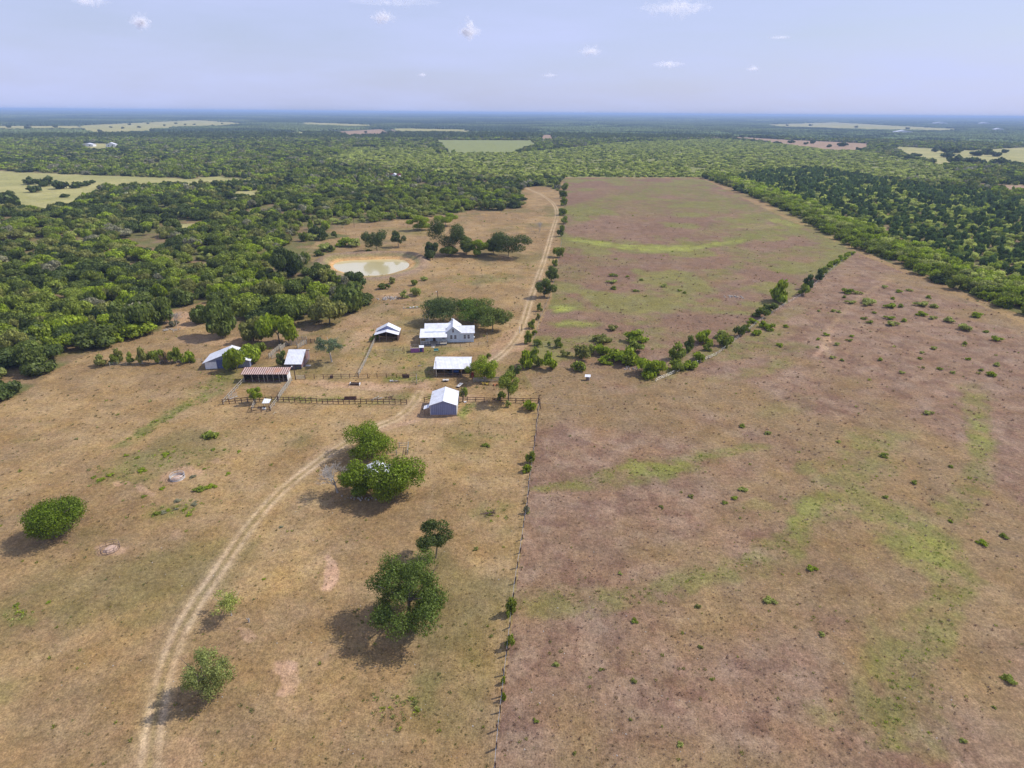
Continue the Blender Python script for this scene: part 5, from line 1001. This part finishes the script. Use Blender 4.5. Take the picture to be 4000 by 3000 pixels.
# implements
e = empty('box_trailer', G(1743,1489), .05, 'small pale flat trailer in the shade in front of the tractor shed', 'trailer'); MB().box(-1.0,.8,-.5,.5,.35,.5).build('bed', CONCRETE, e)
for y in (-.55,.55): MB().tube((-.2,y-.08,.28),(-.2,y+.08,.28),.28,.28,12).build('wheel', BLACK, e)
MB().beam((.8,0,.4),(2.0,.1,.3),.07).build('drawbar', RUSTY, e)
e = empty('loading_ramp', G(1788,1515), R(-25), 'pale wooden ramp lying behind the front barn', 'ramp'); MB().slab([(-.5,0,.35),(.5,0,.35),(.5,2.4,.5),(-.5,2.4,.5)], .08).build('deck', CONCRETE, e); MB().box(-.45,.45,-.02,.1,0,.34).build('foot', DARKWOOD, e)
def implement(base, label, mat, seed):
    g = random.Random(seed); e = empty('farm_implement', G(*base), g.uniform(-.3,.3), label, 'implement'); MB().beam((-1.1,.3,.5),(1.1,-.3,.45),.14).build('frame_bar', mat, e); MB().beam((-.9,-.4,.3),(.9,.5,.5),.12).build('frame_bar', mat, e)
    for k in range(5): MB().tube((-1.+k*.5,-.2,.28),(-.96+k*.5,-.1,.28),.27,.27,10).build('disc', mat if k % 2 else RUSTY, e)
    MB().beam((0,0,.5),(.1,-.1,1.0),.08).build('hitch', mat, e)
implement((1895,1503), 'yellow farm implement frame beneath the feathery tree', YELLOW, 1); implement((1940,1506), 'orange-red disc implement right of the yellow one', ORANGE, 2)
e = empty('garden_bench', G(1704,1373), R(8), 'teal bench outside the house yard fence', 'bench'); MB().box(-.75,.75,-.22,.22,.4,.46).build('seat', TEAL, e); MB().box(-.75,.75,.24,.3,.5,.95).build('backrest', TEAL, e)
for x in (-.68,.62):
    for y in (-.2,.16): MB().box(x,x+.06,y,y+.06,0,.395).build('leg', TEAL, e)
e = empty('swing_frame', G(1655,1247), R(3), 'white pipe swing frame left of the house trees', 'swing set')
for x in (0, 1.8):
    for y in (-.6,.6): MB().tube((x,y,0),(x,0,1.9),.05,.05,6).build('leg', WHITEPAINT, e)
MB().tube((0,0,1.92),(1.8,0,1.92),.05,.05,6).build('top_bar', WHITEPAINT, e)
e = empty('garden_plot', G(1575,1206), R(5), 'fenced garden plot with green rows and white slabs behind the open barn', 'garden'); MB().box(0,6.5,0,.12,0,.2).build('edge_board', GREYWOOD, e); MB().box(0,.12,.13,2.5,0,.2).build('edge_board', GREYWOOD, e)
for k in range(3): MB().box(2.4+k*1.3,3.2+k*1.3,.9+.3*k,1.6+.3*k,.02,.25).build('slab', WHITEPAINT, e)
for i, (x, y) in enumerate(((2.0,1.0),(3.2,1.6),(4.5,1.4),(5.6,2.0),(6.2,1.5))):
    o = link(bpy.data.objects.new('plant_row', SHRUB[i % 5])); o.parent = e; o.location = (x, y, 0); o.scale = (.7,.5,.4); o['tint'] = TINT['bright']
e = empty('pen_canopy', G(1030,1594), R(12), 'small white tin roof on posts inside the little pen', 'shelter'); MB().slab([(-.2,-.2,1.5),(1.6,-.2,1.4),(2.0,1.3,1.8),(.2,1.6,2.0)], .05).build('roof', WHITEROOF, e)
for x, y in ((.05,.0),(1.3,.0),(.35,1.3),(1.6,1.2)): MB().beam((x,y,0),(x,y,1.42+.3*(y > .5)),.09).build('post', OLDWOOD, e)
e = empty('water_tub', G(1033,1600), 0, 'white tub under the small pen roof', 'tub'); MB().tube((0,0,.02),(0,0,.5),.4,.45,12).build('shell', WHITEPAINT, e); MB().tube((0,0,.501),(0,0,.51),.38,.38,12).build('rim_water', GLASS, e)
e = empty('cattle_panel', G(893,1560), R(52), 'tilted galvanised cattle panel in the left corral corner', 'panel'); b = MB()
for k in range(6): b.beam((k*.45,0,.05),(k*.45+.2,0,1.15),.04)
for z in (.1,.45,.8,1.15): b.beam((0,-.045,z),(2.6,-.045,z),.035)
b.build('bars', GALV, e); MB().beam((-.1,-.1,.05),(2.7,-.1,.05),.08).build('base_bar', GALV, e)
e = empty('salt_block', G(1817,1572), .3, 'white block at the foot of the front rails beside the barn', 'block'); MB().box(-.35,.35,-.2,.2,0,.3).build('block', WHITEPAINT, e); MB().box(-.45,.45,-.3,.3,-.02,-.001).build('base', CONCRETE, e)
e = empty('bath_tub', G(1540,1490), .1, 'white and dark scrap frame on the green patch inside the yard fence', 'scrap'); b = MB(); gg = random.Random(8)
for k in range(9): x = gg.uniform(-1.2,1.2); b.beam((x,gg.uniform(-.3,.3),.1),(x+gg.uniform(-.5,.5),gg.uniform(-.3,.3),.45),.09)
b.build('bars', WHITEPAINT, e); MB().box(-1.3,1.3,-.35,.35,.02,.1).build('base', DARKWOOD, e); e.name = 'scrap_frame'
o = MB(); o.tube((0,0,0),(.05,.05,.75),.5,.42,10); tag(o.build('tree_stump', DARKWOOD, None, G(1295,1476)), 'dark stump standing in the yard fence line', 'stump')
o = MB(); o.tube((0,0,0),(.1,0,.8),.13,.08,7); o.tube((0,0,.3),(-.35,.1,.7),.06,.04,6); tag(o.build('tree_stump', DEADWOOD, None, G(973,2430)), 'short forked grey stump right of the half-bare tree', 'stump')

# ------------------------------------------------------------------ clouds: small puffs far beyond the haze
def cloud_mat():
    m = bpy.data.materials.new('cloud_puff'); m.use_nodes = True; n, l = m.node_tree.nodes, m.node_tree.links; n.clear()
    o = n.new('ShaderNodeOutputMaterial'); d = n.new('ShaderNodeBsdfDiffuse'); d.inputs[0].default_value = (1,.98,.98,1); t = n.new('ShaderNodeBsdfTranslucent'); t.inputs[0].default_value = (1,.98,.98,1)
    a = n.new('ShaderNodeMixShader'); a.inputs[0].default_value = .5; l.new(d.outputs[0], a.inputs[1]); l.new(t.outputs[0], a.inputs[2])
    tc = n.new('ShaderNodeTexCoord'); z = n.new('ShaderNodeTexNoise'); z.inputs['Scale'].default_value = .0016; z.inputs['Detail'].default_value = 5; l.new(tc.outputs['Object'], z.inputs['Vector'])
    r = n.new('ShaderNodeMapRange'); r.inputs[1].default_value = .35; r.inputs[2].default_value = .65; r.inputs[3].default_value = .012; r.inputs[4].default_value = .085; l.new(z.outputs[0], r.inputs[0])
    tr = n.new('ShaderNodeBsdfTransparent'); b = n.new('ShaderNodeMixShader'); l.new(r.outputs[0], b.inputs[0]); l.new(tr.outputs[0], b.inputs[1]); l.new(a.outputs[0], b.inputs[2]); l.new(b.outputs[0], o.inputs['Surface'])
    return m
CLOUD = cloud_mat()
import bmesh
def cloud(u, v, wpx, hpx, label, seed, k=1.):
    a, b, c = ray(u, v); D = 34000; t = D/b; c0 = Vector((a*t, D, CAMZ+c*t)); mp_ = math.sqrt(a*a+b*b+c*c)*t/FPX*.9
    g = random.Random(seed); bm = bmesh.new()
    for i in range(170):
        x = max(-.5, min(.5, g.gauss(0,.22))); r = (hpx*mp_*.5)*g.uniform(.12,.38)*(1-abs(x)*1.1)
        mat = Matrix.Translation((x*wpx*mp_, g.uniform(-.2,.2)*wpx*mp_, (-.15+abs(g.gauss(0,.3))*(1 if g.random() < .75 else -.5))*hpx*mp_*math.sqrt(max(.02, 1-min(1,abs(1.9*x))**2))*(.7+.3*math.cos(x*13+seed))))
        res = bmesh.ops.create_icosphere(bm, subdivisions=2, radius=r, matrix=mat)
        for q in res['verts']:
            q.co += q.co.normalized()*0 + Vector((g.uniform(-1,1), g.uniform(-1,1), g.uniform(-1,1)))*r*.07
    bmesh.ops.create_icosphere(bm, subdivisions=3, radius=1, matrix=Matrix.Diagonal((wpx*mp_*.5, wpx*mp_*.2, hpx*mp_*.16, 1)))
    me = bpy.data.meshes.new('cloud'); bm.to_mesh(me); bm.free(); me.materials.append(CLOUD); o = link(bpy.data.objects.new('cloud', me)); o.location = c0
    return tag(o, label, 'cloud', 'small clouds in the sky')
for i, (u, v, w_, h_, L) in enumerate(((1835,122,85,70,'puffy white cloud above the middle of the horizon'),(1495,68,95,60,'small slanting cloud left of the middle cloud'),(548,85,70,60,'small wispy cloud at the upper left'),(2308,200,90,45,'low white cloud right of the middle cloud'),
        (2612,250,120,36,'flat low cloud right of centre'),(2640,30,260,80,'large ragged cloud at the top right of centre'),(1650,292,40,16,'tiny faint cloud low in the middle'),(2148,294,70,18,'thin faint cloud just above the centre horizon'),(2942,268,50,22,'tiny faint cloud low on the right'),(3050,146,80,18,'thin flat cloud on the right'),(1540,8,330,30,'ragged cloud strip along the top left of centre'),(350,6,120,34,'cloud strip at the top left corner'))):
    cloud(u, v, w_, h_, L, i)

# ------------------------------------------------------------------ haze
hz = bpy.data.materials.new('haze'); hz.use_nodes = True; n, l = hz.node_tree.nodes, hz.node_tree.links; n.clear()
o_ = n.new('ShaderNodeOutputMaterial'); v_ = n.new('ShaderNodeVolumePrincipled'); v_.inputs['Color'].default_value = (.48,.66,1,1); v_.inputs['Density'].default_value = 1.15e-4; v_.inputs['Anisotropy'].default_value = .0
l.new(v_.outputs[0], o_.inputs['Volume'])
tag(MB().box(-31000,31000,-31000,31000,-2.5,84).build('haze', hz), kind='stuff')
